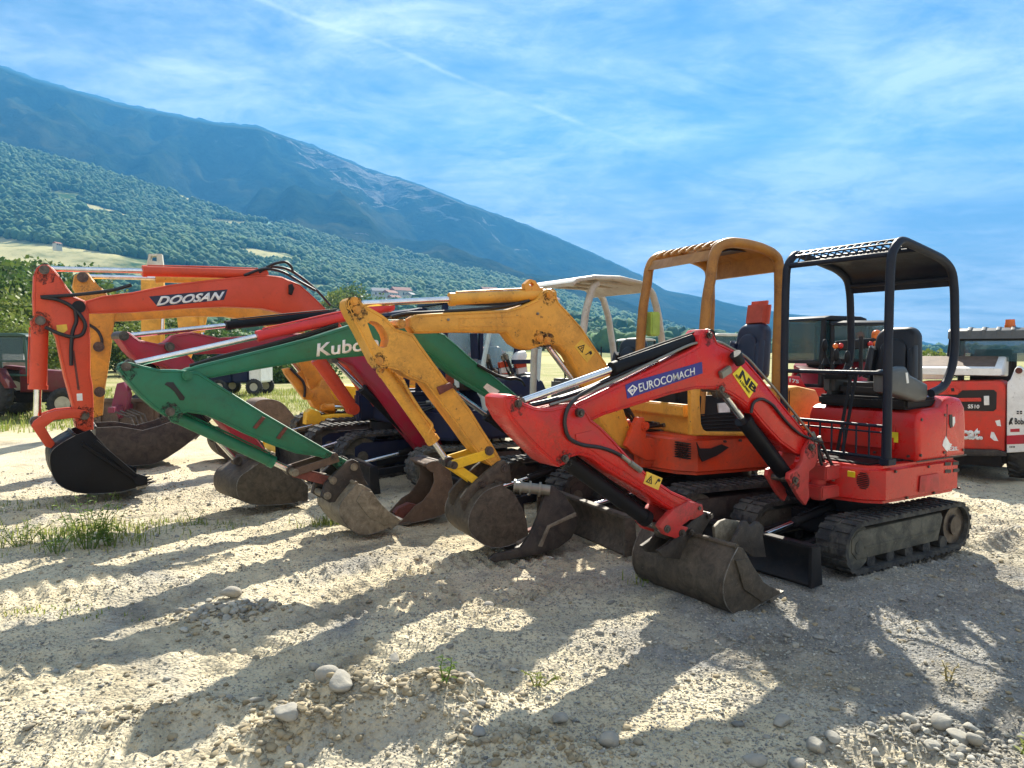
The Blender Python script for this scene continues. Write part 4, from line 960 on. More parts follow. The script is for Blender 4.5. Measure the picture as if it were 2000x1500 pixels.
def yellow_behind():
    f = Fr(-2.1, 11.85, 212)
    root = thing('excavator', 'faded yellow excavator standing directly behind the orange one, dusty dark bucket', 'excavator', f, GROUP)
    undercarriage(root, f, .2, 2.1, .55, .34, 1.6, (RUB, RUBD), 1.6, 1.6, .4, YELB, STEELD, .62, lug=.1)
    house(root, f, YELB, YE2, -1.0, .65, .7, .64, 1.0, 1.4, -.35)
    y0, y1 = -.1, .1
    box_arm(root, f, 'boom', PX((195, 612), (210, 600), (260, 592), (370, 585), (470, 585), (540, 598), (590, 640), (622, 690), (650, 740), (668, 790), (650, 812), (622, 800), (600, 745), (578, 692), (540, 645), (500, 628), (440, 618), (370, 618), (260, 626), (205, 628)), y0, y1, YE2, .015)
    box_arm(root, f, 'stick', Z3((385, 300), (395, 240), (430, 222), (470, 226), (520, 288), (560, 322), (618, 420), (608, 500), (590, 660), (560, 850), (548, 985), (495, 1002), (482, 900), (470, 500), (440, 400)), -.13, .13, YE2, .015)
    pins(root, f, [f.un(*Z3(p)[0], .13) for p in ((440, 250), (530, 860), (525, 620))], -.15, .17, .08, PIN)
    P = lambda a, y=0: f.P(*Z3(a)[0], y)
    hydraulic(root, f, P((1180, 262)), P((450, 245)), .06, .03, .5, YE2, 'stick_cylinder')
    hydraulic(root, f, (1.0, 0, .85), f.P(565, 700, 0), .065, .03, .65, YE2, 'boom_cylinder')
    o = f.q(Z3((510, 1050), (505, 1150), (560, 1225), (640, 1255), (740, 1252), (845, 1240), (960, 1165), (1072, 1080)), .42)
    mo = f.q(Z3((1045, 1000), (935, 1010), (850, 1040), (760, 1065), (640, 1045)), .42)
    bucket(root, f, o, -.42, .42, STEELD, mo, 0, .02)
    box_arm(root, f, 'boom_guard', ZB((850, 225), (925, 212), (1000, 300), (1100, 400), (1190, 495), (1160, 560), (1085, 560), (1030, 490), (950, 380), (880, 290)), .16, .28, YE2, .02, (), False)
    m = MB().prism(f.q(ZB((1130, 540), (1170, 460), (1240, 420), (1270, 340), (1340, 360), (1370, 470), (1420, 560), (1540, 600), (1540, 650), (1400, 660), (1280, 690), (1190, 640)), .22), .0, .22, .02); m.build('swing_post', YE2, root, f)
    m = MB().prism(f.q(ZB((1100, 830), (1110, 700), (1160, 660), (1250, 690), (1270, 740), (1420, 720), (1600, 715), (1640, 765), (1560, 810), (1300, 830)), .5), .3, .5, .02); m.build('track_guard', YELB, root, f)
    hydraulic(root, f, f.P(*ZB((1290, 640))[0], .3), f.P(*ZB((1540, 640))[0], .3), .05, .03, .4, YE2, 'swing_cylinder')
    MB().tube(rounded([f.P(*p, .3) for p in ZB((930, 220), (1010, 300), (1075, 370), (1090, 450), (1080, 530))], .2), .02, 8).build('hose', HOSE, root, f, 60)
    MB().tube(rounded([f.P(*p, .15) for p in Z3((470, 500), (520, 530), (545, 580), (540, 640))], .1), .018, 8).build('hose', HOSE, root, f, 60)
    return root, f

red_machine(); yellow_machine(); green_machine(); maroon_machine(); orange_machine(); yellow_behind()
# ------------------------------------------------------------------ ground
def _h(ix, iy, seed):
    n = (ix.astype(np.int64) * 374761393 + iy.astype(np.int64) * 668265263 + seed * 974634721) & 0x7fffffff
    n = ((n ^ (n >> 13)) * 1274126177) & 0x7fffffff
    return ((n ^ (n >> 16)) & 0xffff) / 65535.0
def vnoise(x, y, seed=0):
    ix = np.floor(x); iy = np.floor(y); fx = x - ix; fy = y - iy
    fx = fx * fx * fx * (fx * (fx * 6 - 15) + 10); fy = fy * fy * fy * (fy * (fy * 6 - 15) + 10)
    a = _h(ix, iy, seed); b = _h(ix + 1, iy, seed); c = _h(ix, iy + 1, seed); d = _h(ix + 1, iy + 1, seed)
    return (a * (1 - fx) + b * fx) * (1 - fy) + (c * (1 - fx) + d * fx) * fy
def fbm(x, y, oct=4, seed=0, gain=.5):
    s = 0; a = 1; t = 0
    for k in range(oct):
        s = s + a * vnoise(x * 2 ** k + 17.3 * k, y * 2 ** k - 9.1 * k, seed + k); t += a; a *= gain
    return s / t

MOUNDS = []
for px, py, rx, ry, h in ((760, 1400, .42, .20, .13), (650, 1425, .22, .14, .09), (860, 1390, .22, .14, .10), (440, 1205, .30, .22, .07), (560, 1460, .2, .12, .06), (330, 1395, .5, .12, .05),
                          (1880, 1000, .5, .35, .10), (1960, 1050, .5, .3, .12), (60, 1010, .4, .18, .07), (430, 960, .5, .2, .06), (1050, 1470, .3, .12, .05), (1000, 1250, .35, .10, .035)):
    x, y = at_ground(px, py); MOUNDS.append((x, y, rx, ry, h))
def gz(x, y):
    x = np.asarray(x, float); y = np.asarray(y, float)
    near = np.clip(1 - (np.hypot(x, y) - 14) / 12, 0, 1)
    z = (fbm(x * .55, y * .55, 3, 3) - .5) * .10 + (fbm(x * 2.3, y * 2.3, 3, 11) - .5) * .045 + (fbm(x * 9, y * 9, 4, 23) - .5) * .050
    # ruts and grouser prints left by crawlers that drove past the row
    c, s = math.cos(R(22)), math.sin(R(22)); u = x * c + y * s; v = -x * s + y * c
    for v0, w, ph in ((3.05, .17, 0), (4.15, .17, 1.3), (2.05, .15, 2.0), (5.0, .18, .4)):
        band = np.exp(-((v - v0 - .15 * np.sin(u * .6 + ph)) / w) ** 4)
        fade = np.clip(vnoise(u * .6, v * .8, 40) * 2.6 - .5, 0, 1)
        z = z + band * fade * (-.020 + .020 * np.sin(u * 2 * math.pi / .10 + ph))
    for x0, y0, x1, y1, w in ((-1.55, 3.35, -.35, 5.7, .22), (-.95, 3.1, .35, 5.0, .16), (-3.0, 3.2, -1.9, 3.75, .2), (-2.2, 2.7, -.6, 3.0, .14), (-3.4, 4.3, -1.6, 5.4, .2)):
        L_ = math.hypot(x1 - x0, y1 - y0); cx, cy = (x1 - x0) / L_, (y1 - y0) / L_
        uu = (x - x0) * cx + (y - y0) * cy; vv = -(x - x0) * cy + (y - y0) * cx
        m_ = np.exp(-(vv / w) ** 6) * np.clip(uu * 4, 0, 1) * np.clip((L_ - uu) * 4, 0, 1) * np.clip(.35 + vnoise(x * 2.2, y * 2.2, 88), 0, 1)
        z = z + m_ * (.012 * np.clip(np.sin((uu + .03 * vnoise(x * 7, y * 7, 90)) * 2 * math.pi / .115 + 1.2 * vnoise(x * 4, y * 4, 89)) * 1.6, -1, 1) - .012) + .016 * np.exp(-((np.abs(vv) - w * 1.08) / .05) ** 2) * np.clip(uu * 4, 0, 1) * np.clip((L_ - uu) * 4, 0, 1)
    z = z * near
    for mx, my, rx, ry, h in MOUNDS:
        d = ((x - mx) / rx) ** 2 + ((y - my) / ry) ** 2
        z = z + h * np.exp(-d) * (.55 + .9 * fbm(x * 7, y * 7, 4, 61))
    return z - .012

def axis(fine0, fine1, step, lo, hi):
    a = list(np.arange(fine0, fine1 + 1e-6, step)); s = step; v = fine1
    while v < hi: s *= 1.10; v += s; a.append(min(v, hi))
    s = step; v = fine0; b = []
    while v > lo: s *= 1.10; v -= s; b.append(max(v, lo))
    return np.array(sorted(set(b)) + a)
gx = axis(-5.5, 4.6, .022, -7000, 6000); gy = axis(1.5, 8.2, .022, -800, 4450)
XX, YY = np.meshgrid(gx, gy); ZZ = gz(XX, YY)
V = np.stack([XX.ravel(), YY.ravel(), ZZ.ravel()], 1); nx = len(gx); ny = len(gy)
I = (np.arange(ny - 1)[:, None] * nx + np.arange(nx - 1)[None, :]).ravel()
FQ = np.stack([I, I + 1, I + nx + 1, I + nx], 1)

def ground_mat():
    m, nt, b = nodes('gravel yard ground'); N = nt.nodes; L = nt.links
    geo = N.new('ShaderNodeNewGeometry'); co = geo.outputs['Position']
    sand = mixc(nt, ramp(nt, noise(nt, 1.3, 8, .65, co), .35, .7), (.50, .43, .29), (.66, .58, .41))
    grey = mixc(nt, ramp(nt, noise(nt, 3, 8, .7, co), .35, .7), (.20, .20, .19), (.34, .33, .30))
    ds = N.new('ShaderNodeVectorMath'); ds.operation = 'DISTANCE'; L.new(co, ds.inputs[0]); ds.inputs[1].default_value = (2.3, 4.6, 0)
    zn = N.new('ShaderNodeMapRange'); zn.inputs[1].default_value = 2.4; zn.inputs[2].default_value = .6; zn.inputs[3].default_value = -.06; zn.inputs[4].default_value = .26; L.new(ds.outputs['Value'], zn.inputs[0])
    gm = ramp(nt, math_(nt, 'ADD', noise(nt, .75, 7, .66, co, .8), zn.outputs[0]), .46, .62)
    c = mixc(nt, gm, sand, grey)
    # fine gravel: two sizes of cells with their own tints
    for sc, a in ((38, .50), (90, .40)):
        v = N.new('ShaderNodeTexVoronoi'); v.inputs['Scale'].default_value = sc; L.new(co, v.inputs['Vector'])
        hs = N.new('ShaderNodeSeparateColor'); L.new(v.outputs['Color'], hs.inputs[0])
        tint = N.new('ShaderNodeValToRGB'); cr = tint.color_ramp
        cr.elements[0].color = (.07, .072, .075, 1); cr.elements[1].color = (.58, .55, .46, 1)
        e = cr.elements.new(.35); e.color = (.17, .172, .17, 1); e = cr.elements.new(.7); e.color = (.34, .30, .22, 1)
        L.new(hs.outputs[0], tint.inputs[0])
        keep = math_(nt, 'MULTIPLY', ramp(nt, hs.outputs[1], .45, .5), ramp(nt, v.outputs['Distance'], .62, .45))
        patch = math_(nt, 'MAXIMUM', ramp(nt, noise(nt, 1.7, 5, .6, co), .40, .62), math_(nt, 'MULTIPLY', gm, .9))
        c = mixc(nt, math_(nt, 'MULTIPLY', math_(nt, 'MULTIPLY', keep, patch), a * 1.6), c, tint.outputs[0])
    # damp dark earth streaks
    c = mixc(nt, math_(nt, 'MULTIPLY', ramp(nt, noise(nt, .9, 7, .7, co, 1.0), .52, .66), .6), c, (.13, .11, .075))
    # the yard gives way to dry grass and field further out
    sp = N.new('ShaderNodeSeparateXYZ'); L.new(co, sp.inputs[0])
    far = math_(nt, 'ADD', sp.outputs[1], math_(nt, 'MULTIPLY', noise(nt, .25, 4, .6, co), 6.0))
    far = math_(nt, 'SUBTRACT', far, math_(nt, 'MULTIPLY', sp.outputs[0], .55))
    mr = N.new('ShaderNodeMapRange'); mr.inputs[1].default_value = 21; mr.inputs[2].default_value = 25; L.new(far, mr.inputs[0])
    gr = mixc(nt, ramp(nt, noise(nt, .35, 7, .65, co), .38, .62), (.20, .215, .06), (.36, .32, .16))
    c = mixc(nt, mr.outputs[0], c, gr)
    L.new(c, b.inputs['Base Color']); b.inputs['Roughness'].default_value = .95; b.inputs['Specular IOR Level'].default_value = .15
    v = N.new('ShaderNodeTexVoronoi'); v.inputs['Scale'].default_value = 55; L.new(co, v.inputs['Vector'])
    h = math_(nt, 'SUBTRACT', math_(nt, 'MULTIPLY', noise(nt, 24, 9, .72, co), 1.6), v.outputs['Distance'])
    bump(nt, b, h, .8, .015)
    return m
GMAT = ground_mat()
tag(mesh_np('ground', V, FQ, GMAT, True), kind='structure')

# ------------------------------------------------------------------ stones and gravel
def ico(sub):
    bm = bmesh.new(); bmesh.ops.create_icosphere(bm, subdivisions=sub, radius=1)
    v = np.array([x.co[:] for x in bm.verts]); f = np.array([[q.index for q in p.verts] for p in bm.faces]); bm.free(); return v, f
IV1, IF1 = ico(1); IV2, IF2 = ico(2); IV3, IF3 = ico(3)
def island_mat(name, stops, rough=.9, bs=.4, scale=40):
    m, nt, b = nodes(name)
    g = nt.nodes.new('ShaderNodeNewGeometry'); r = nt.nodes.new('ShaderNodeValToRGB'); cr = r.color_ramp
    cr.elements[0].color = (*stops[0], 1); cr.elements[1].color = (*stops[-1], 1)
    for k, c in enumerate(stops[1:-1]): e = cr.elements.new((k + 1) / (len(stops) - 1)); e.color = (*c, 1)
    nt.links.new(g.outputs['Random Per Island'], r.inputs[0])
    n = noise(nt, scale, 5, .6, g.outputs['Position'])
    c = mixc(nt, ramp(nt, n, .35, .7), r.outputs[0], (1.25, 1.22, 1.12), 'MULTIPLY')
    nt.links.new(c, b.inputs['Base Color']); b.inputs['Roughness'].default_value = rough; b.inputs['Specular IOR Level'].default_value = .2
    if bs: bump(nt, b, n, bs, .01)
    return m
STM = island_mat('gravel stone', [(.13, .13, .125), (.24, .235, .215), (.33, .30, .235), (.20, .205, .20), (.42, .40, .345), (.28, .27, .24), (.19, .175, .15)])
def scatter(n, size, xr, yr, dens):
    out = []
    while len(out) < n:
        k = n * 3
        x = RNG.uniform(*xr, k); y = RNG.uniform(*yr, k)
        keep = (RNG.random(k) < dens(x, y)) & (np.abs(x) < y * .80 + .8)
        for a, b_ in zip(x[keep], y[keep]):
            out.append((a, b_))
            if len(out) >= n: break
    p = np.array(out); s = size(RNG.random(n))
    return p, s
def pebbles(name, p, s, iv, jf, mat, sink=.25, facet=(.5, .95), smooth=False):
    n = len(p); k = len(iv)
    d = 1 + .28 * (RNG.random((n, 6)) - .5)
    dirs = RNG.normal(size=(n, 6, 3)); dirs /= np.linalg.norm(dirs, axis=2, keepdims=True)
    sc = np.stack([RNG.uniform(.75, 1.35, n), RNG.uniform(.7, 1.1, n), RNG.uniform(.38, .75, n)], 1)
    a = RNG.uniform(0, 6.283, n); ca, sa = np.cos(a), np.sin(a)
    tl = RNG.normal(0, .25, n)
    v = np.repeat(iv[None], n, 0).copy()
    bumpf = np.ones((n, k))
    for q in range(6): bumpf += .16 * np.maximum(0, np.einsum('nkj,nj->nk', v, dirs[:, q]) - .45) * np.sign(d[:, q:q + 1] - 1) * 2
    pl = RNG.normal(size=(n, 7, 3)); pl /= np.linalg.norm(pl, axis=2, keepdims=True); cut = RNG.uniform(*facet, (n, 7))
    for q in range(7):
        over = np.maximum(0, np.einsum('nkj,nj->nk', v, pl[:, q]) - cut[:, q:q + 1]); v = v - over[:, :, None] * pl[:, q][:, None, :]
    v = v * bumpf[:, :, None] * sc[:, None, :] * s[:, None, None]
    x = v[:, :, 0] * np.cos(tl)[:, None] - v[:, :, 2] * np.sin(tl)[:, None]; z = v[:, :, 0] * np.sin(tl)[:, None] + v[:, :, 2] * np.cos(tl)[:, None]; y = v[:, :, 1]
    X = x * ca[:, None] - y * sa[:, None] + p[:, :1]; Y = x * sa[:, None] + y * ca[:, None] + p[:, 1:2]
    Zg = gz(p[:, 0], p[:, 1]) + s * sc[:, 2] * (.5 - sink)
    Zv = z + Zg[:, None]
    VV = np.stack([X, Y, Zv], 2).reshape(-1, 3); FF = (jf[None] + (np.arange(n) * k)[:, None, None]).reshape(-1, 3)
    return mesh_np(name, VV, FF, mat, smooth)
dn = lambda x, y: np.clip(fbm(x * .9, y * .9, 3, 77) * 2.6 - .75 + .25 * (x > .3), .04, 1) * np.clip(1.5 - y / 9, .15, 1)
p, s = scatter(44000, lambda r: .0035 + .0085 * r ** 2.4, (-7, 6.5), (2.1, 9.5), dn)
tag(pebbles('gravel', p, s, IV1, IF1, STM), kind='stuff')
p, s = scatter(60000, lambda r: .0025 + .0050 * r ** 2, (-3.6, 3.6), (2.1, 5.2), lambda x, y: np.clip(fbm(x * 1.1 + 3, y * 1.1, 4, 79) * 2.8 - .85 + .2 * (x > .2), .05, 1) * np.clip(1.7 - y / 4.5, .2, 1))
tag(pebbles('fine_gravel', p, s, IV1, IF1, STM, .2), kind='stuff')
p, s = scatter(1500, lambda r: .011 + .016 * r ** 3.0, (-7, 6.5), (2.1, 10.5), dn)
tag(pebbles('pebbles', p, s, IV2, IF2, STM), kind='stuff')
# stones large enough to be picked out
stone_px = [(452, 1164, .052, 'pale round stone on top of the small dirt ridge left of the middle'), (445, 1372, .036, 'rounded stone in the shadow strip at the lower left'), (500, 1383, .026, 'flat oval stone beside the rounded one in the shadow strip'),
            (642, 1402, .056, 'biggest pale cobble on the near side of the dirt mound'), (668, 1418, .05, 'long tilted cobble leaning against the biggest pale cobble'), (560, 1452, .055, 'angular sandy boulder in front of the dirt mound, bottom edge of the picture'),
            (685, 1352, .034, 'cobble on the crest of the dirt mound'), (955, 1172, .042, 'bright white stone on the sunlit gravel in front of the yellow arm bucket'), (770, 1284, .034, 'dark flat stone on the sunlit strip between two shadows'),
            (612, 1308, .026, 'small blue grey stone in the shadow band'), (838, 1358, .036, 'sandy stone on the right shoulder of the dirt mound'), (936, 1407, .03, 'white quartz stone with dark side right of the dirt mound'), (918, 1372, .03, 'upright grey splinter right of the dirt mound'),
            (1095, 1410, .045, 'broad cream stone half buried in the sunlit gravel, bottom middle'), (1190, 1452, .042, 'grey cobble at the edge of the bottom shadow'), (1625, 1448, .034, 'blue grey cobble in the shadow at the lower right'), (1592, 1462, .038, 'pale flat cobble left of the blue grey cobble'),
            (1525, 1412, .034, 'slate coloured cobble in the middle of the lower shadow'), (1470, 1484, .036, 'light blue cobble at the bottom edge of the lower shadow'), (1200, 1242, .016, 'tiny white stone on the shaded gravel in front of the wide bucket'), (1600, 1242, .024, 'light stone in front of the dozer blade'),
            (1540, 1228, .020, 'round pale stone in front of the wide bucket'), (1555, 1490, .04, 'white cobble at the bottom edge by the pebble heap'), (1840, 1418, .042, 'largest stone of the pebble heap at the lower right'), (1870, 1440, .036, 'grey stone on the front of the pebble heap'),
            (1775, 1402, .036, 'pale stone at the back of the pebble heap'), (1905, 1455, .034, 'round stone at the right end of the pebble heap'), (1820, 1462, .034, 'dark stone at the foot of the pebble heap'), (1965, 1278, .03, 'white stone near the right edge of the picture')]
SG = 'stones lying on the yard'
for k, (px, py, sz, lab) in enumerate(stone_px):
    x, y = at_ground(px, py)
    o = pebbles('stone', np.array([[0., 0.]]), np.array([sz]), IV3, IF3, STM, .25, (.62, 1.0), True)
    co = np.empty(len(o.data.vertices) * 3, np.float32); o.data.vertices.foreach_get('co', co); co = co.reshape(-1, 3); co[:, 2] -= co[:, 2].min()
    o.data.vertices.foreach_set('co', co.ravel()); o.location = (x, y, float(gz(x, y)) - sz * .18)
    tag(o, lab, 'stone', SG)
# pebble heap lower right: many small stones
hx, hy = at_ground(1845, 1440)
p = np.stack([RNG.normal(hx, .17, 420), RNG.normal(hy, .10, 420)], 1)
tag(pebbles('pebble_heap', p, .007 + .015 * RNG.random(420) ** 1.8, IV2, IF2, STM, -.1, (.42, .85)), kind='stuff')
mx, my = at_ground(440, 1200)
p = np.stack([RNG.normal(mx, .15, 160), RNG.normal(my, .12, 160)], 1)
tag(pebbles('ridge_rubble', p, .010 + .022 * RNG.random(160) ** 1.5, IV2, IF2, STM, 0), kind='stuff')

cl_ = []
for mx_, my_, rx, ry, h in MOUNDS[:6] + MOUNDS[10:11]:
    q = np.stack([RNG.normal(mx_, rx * .6, 300), RNG.normal(my_, ry * .6, 300)], 1); cl_.append(q)
p, _s = scatter(2600, lambda r: r, (-6, 5), (2.1, 9.0), lambda x, y: np.clip(fbm(x * 1.3 + 9, y * 1.3, 3, 203) * 3 - 1.1, .03, 1)); cl_.append(p)
p = np.concatenate(cl_)
CLOD = island_mat('dirt clod', [(.16, .135, .09), (.30, .25, .165), (.20, .18, .14), (.36, .31, .22)])
tag(pebbles('dirt_clods', p, .005 + .017 * RNG.random(len(p)) ** 3.5, IV2, IF2, CLOD, .15), kind='stuff')

# ------------------------------------------------------------------ weeds and grass
def leaf_mat(name, a, b_, trans=.3):
    m, nt, b = nodes(name); g = nt.nodes.new('ShaderNodeNewGeometry')
    c = mixc(nt, g.outputs['Random Per Island'], a, b_)
    nt.links.new(c, b.inputs['Base Color']); b.inputs['Roughness'].default_value = .6; b.inputs['Specular IOR Level'].default_value = .25
    t = nt.nodes.new('ShaderNodeBsdfTranslucent'); nt.links.new(c, t.inputs['Color'])
    mx_ = nt.nodes.new('ShaderNodeMixShader'); mx_.inputs[0].default_value = trans
    nt.links.new(b.outputs[0], mx_.inputs[1]); nt.links.new(t.outputs[0], mx_.inputs[2])
    nt.links.new(mx_.outputs[0], nt.nodes['Material Output'].inputs['Surface'])
    return m
GRASS = leaf_mat('grass blade', (.14, .21, .03), (.34, .34, .10), .4)
DRY = leaf_mat('dry grass', (.34, .27, .12), (.22, .20, .08), .2)
WEED = leaf_mat('weed leaf', (.08, .17, .025), (.22, .30, .06), .4)
FLOW = leaf_mat('pale flower', (.55, .55, .42), (.40, .44, .30), .3)
def blades(name, px, py, hts, mat, wid=.006):
    n = len(px); a = RNG.uniform(0, 6.283, n); lean = RNG.uniform(.1, .7, n) * hts
    z0 = gz(px, py); dx, dy = np.cos(a), np.sin(a)
    V_ = np.zeros((n, 5, 3)); w = wid * RNG.uniform(.6, 1.3, n)
    for k, (h, ww) in enumerate(((0, 1), (0, -1), (.55, .8), (.55, -.8), (1, 0))):
        b_ = lean * h ** 1.8
        V_[:, k, 0] = px + dx * b_ - dy * w * ww; V_[:, k, 1] = py + dy * b_ + dx * w * ww; V_[:, k, 2] = z0 + hts * h * (1 - .15 * h)
    F_ = np.array([[0, 1, 3], [0, 3, 2], [2, 3, 4]])
    return mesh_np(name, V_.reshape(-1, 3), (F_[None] + (np.arange(n) * 5)[:, None, None]).reshape(-1, 3), mat)
def clump_xy(n, cx, cy, sx, sy): return RNG.normal(cx, sx, n), RNG.normal(cy, sy, n)
# weedy patch at the left
X_, Y_, H_ = [], [], []
for px, py, n, sx, sy, h in ((60, 1050, 380, .50, .20, .07), (160, 1050, 330, .30, .18, .10), (220, 1030, 200, .2, .15, .08), (20, 990, 250, .5, .22, .06), (330, 1020, 250, .35, .12, .05), (640, 1020, 160, .12, .06, .08), (1270, 1135, 60, .06, .05, .10), (60, 1195, 60, .25, .05, .03), (150, 1200, 50, .25, .05, .03)):
    x, y = at_ground(px, py); a, b_ = clump_xy(n, x, y, sx, sy); X_.append(a); Y_.append(b_); H_.append(h * RNG.uniform(.4, 1.4, n))
tag(blades('grass', np.concatenate(X_), np.concatenate(Y_), np.concatenate(H_), GRASS, .004), kind='stuff')
n = 16000; x = RNG.uniform(-17, -3.2, n); y = RNG.uniform(12.5, 30, n); k = (y - .55 * x > 19) & (fbm(x * .6, y * .6, 3, 5) > .36)
tag(blades('field_grass', x[k], y[k], RNG.uniform(.06, .22, k.sum()), GRASS, .012), kind='stuff')
def weed(px, py, h, lab, nl=40, mat=WEED, flowers=0, spread=.08):
    x, y = at_ground(px, py); z0 = float(gz(x, y)); f = Fr(x, y, 0, z0)
    root = thing('weed', lab, 'weed', f, 'weeds growing on the yard')
    st = MB(); lv = MB(); fl = MB()
    for s_ in range(max(2, nl // 14)):
        a = random.uniform(0, 6.28); r_ = random.uniform(.1, 1) * spread; hh = h * random.uniform(.6, 1)
        top = Vector((math.cos(a) * r_ * 1.6, math.sin(a) * r_ * 1.6, hh)); base = Vector((math.cos(a) * r_ * .3, math.sin(a) * r_ * .3, -.01))
        mid = base.lerp(top, .5) + Vector((random.uniform(-.02, .02), random.uniform(-.02, .02), .02))
        st.tube([base, mid, top], [.004, .003, .0015], 5)
        for k in range(14):
            t = random.uniform(.12, 1); p = base.lerp(mid, t * 2) if t < .5 else mid.lerp(top, t * 2 - 1)
            b = random.uniform(0, 6.28); ln = random.uniform(.03, .075) * (1.15 - t * .5) * (h / .3) ** .4; d = Vector((math.cos(b), math.sin(b), random.uniform(-.1, .7))).normalized()
            sd = d.cross(Vector((0, 0, 1))).normalized() * ln * .18
            vs = [lv.bm.verts.new(q) for q in (p, p + d * ln * .5 + sd, p + d * ln - Vector((0, 0, ln * .2)), p + d * ln * .5 - sd)]
            lv.bm.faces.new(vs)
        if flowers:
            for k in range(flowers):
                p = top + Vector((random.gauss(0, .018), random.gauss(0, .018), random.uniform(-.14, .03)))
                b = random.uniform(0, 6.28); d = Vector((math.cos(b), math.sin(b), random.uniform(-.3, .8))).normalized() * .022; sd = d.cross(Vector((0, 0, 1))).normalized() * .009
                fl.bm.faces.new([fl.bm.verts.new(q) for q in (p, p + d * .5 + sd, p + d, p + d * .5 - sd)])
    st.build('stem', mat, root, f, 0); lv.build('foliage', mat, root, f, 0)
    if flowers: fl.build('flower_head', FLOW, root, f, 0)
    else: fl.bm.free()
weed(172, 1068, .52, 'tall bushy green weed in the grass patch at the left edge, the tallest there', 150, WEED, 0, .17)
weed(215, 1060, .40, 'bright green weed right of the tallest weed', 90, WEED, 0, .12)
weed(110, 1075, .26, 'low spreading weed left of the tallest weed', 90, WEED, 0, .16)
weed(40, 1062, .22, 'low leafy weed at the very left edge of the grass patch', 90, WEED, 0, .18)
weed(172, 968, .42, 'thin flowering stalk in front of the glossy black bucket', 30, WEED, 26, .03)
weed(230, 972, .22, 'short green stalk at the tip of the glossy black bucket', 28, WEED, 0, .03)
weed(640, 1020, .14, 'small yellow green tuft beside the grey bucket', 40, WEED, 0, .05)
weed(880, 1352, .09, 'tiny seedling on top of the dirt mound', 14, WEED, 0, .02)
weed(868, 1400, .12, 'small green sprig on the right slope of the dirt mound', 20, WEED, 0, .03)
weed(1050, 1345, .07, 'flat green grass tuft on sunlit gravel between two shadows', 60, GRASS, 0, .08)
weed(1275, 1140, .13, 'dry straw coloured tuft beside the wide bucket', 40, DRY, 0, .04)
weed(1850, 1325, .09, 'dry tuft on the sunlit gravel at the lower right', 50, DRY, 0, .07)
weed(1990, 1462, .10, 'green tuft at the bottom right corner', 40, GRASS, 0, .05)
weed(380, 1022, .16, 'thin yellow green weed on the shaded earth in front of the black buckets', 40, WEED, 0, .10)
# ------------------------------------------------------------------ mountain, hillside, forest
def interp(u, tab): return np.interp(u, [p[0] for p in tab], [p[1] for p in tab])
RIDGE = [(-1500, 150), (-700, 140), (-300, 125), (-80, 121), (0, 130), (80, 160), (250, 210), (430, 245), (510, 252), (620, 290), (720, 332), (830, 366), (900, 396), (1000, 430), (1100, 470), (1200, 515), (1250, 538), (1300, 568), (1390, 584), (1440, 597), (1540, 613), (1600, 619), (1640, 630), (1700, 641), (1740, 652), (1790, 664), (1856, 680), (1950, 686), (2100, 690), (3000, 692)]
CREST = [(-1500, 60), (-700, 130), (-300, 205), (0, 285), (150, 325), (300, 372), (500, 428), (700, 482), (900, 522), (1100, 575), (1250, 622), (1350, 650), (1500, 668), (1800, 684), (2100, 688), (3000, 690)]
U = np.linspace(-1500, 3000, 620)
A = (U - 1000) / FOC                      # X / Y of every column
D0, D1, D2 = 75.0, 1250.0, 3300.0
def hill_z(u, Y):
    zc = (690 - interp(u, CREST)) / FOC * D1 + 1.5
    t = np.clip((Y - D0) / (D1 - D0), 0, 1.25)
    t2 = np.clip(t, 0, 1)
    z = zc * t2 ** 1.75 * np.where(t > 1, 1 - (t - 1) * .5, 1)
    X = (u - 1000) / FOC * Y
    return z + (fbm(X * .006, Y * .006, 4, 91) - .5) * 30 * np.clip(t2 * 3, 0, 1) * np.clip(zc / 200, 0, 1)
TY = np.concatenate([np.linspace(0, 1, 130) ** 1.5, [1.06, 1.12, 1.2]])
UU, TT = np.meshgrid(U, TY); YH = D0 + (D1 - D0) * TT
ZH = hill_z(UU, YH) - .35
VH = np.stack([(UU - 1000) / FOC * YH, YH, ZH], 2).reshape(-1, 3)
def gridfaces(ny, nx):
    I = (np.arange(ny - 1)[:, None] * nx + np.arange(nx - 1)[None, :]).ravel()
    return np.stack([I, I + 1, I + nx + 1, I + nx], 1)
m, nt, b = nodes('hillside ground'); g = nt.nodes.new('ShaderNodeNewGeometry')
c = mixc(nt, ramp(nt, noise(nt, .012, 7, .65, g.outputs['Position']), .40, .54), (.05, .10, .045), (.46, .42, .22))
c = mixc(nt, ramp(nt, noise(nt, .09, 6, .7, g.outputs['Position']), .52, .7), c, (.24, .24, .10))
nt.links.new(c, b.inputs['Base Color']); b.inputs['Roughness'].default_value = 1; b.inputs['Specular IOR Level'].default_value = 0
tag(mesh_np('hillside', VH, gridfaces(len(TY), len(U)), m, True), kind='structure')

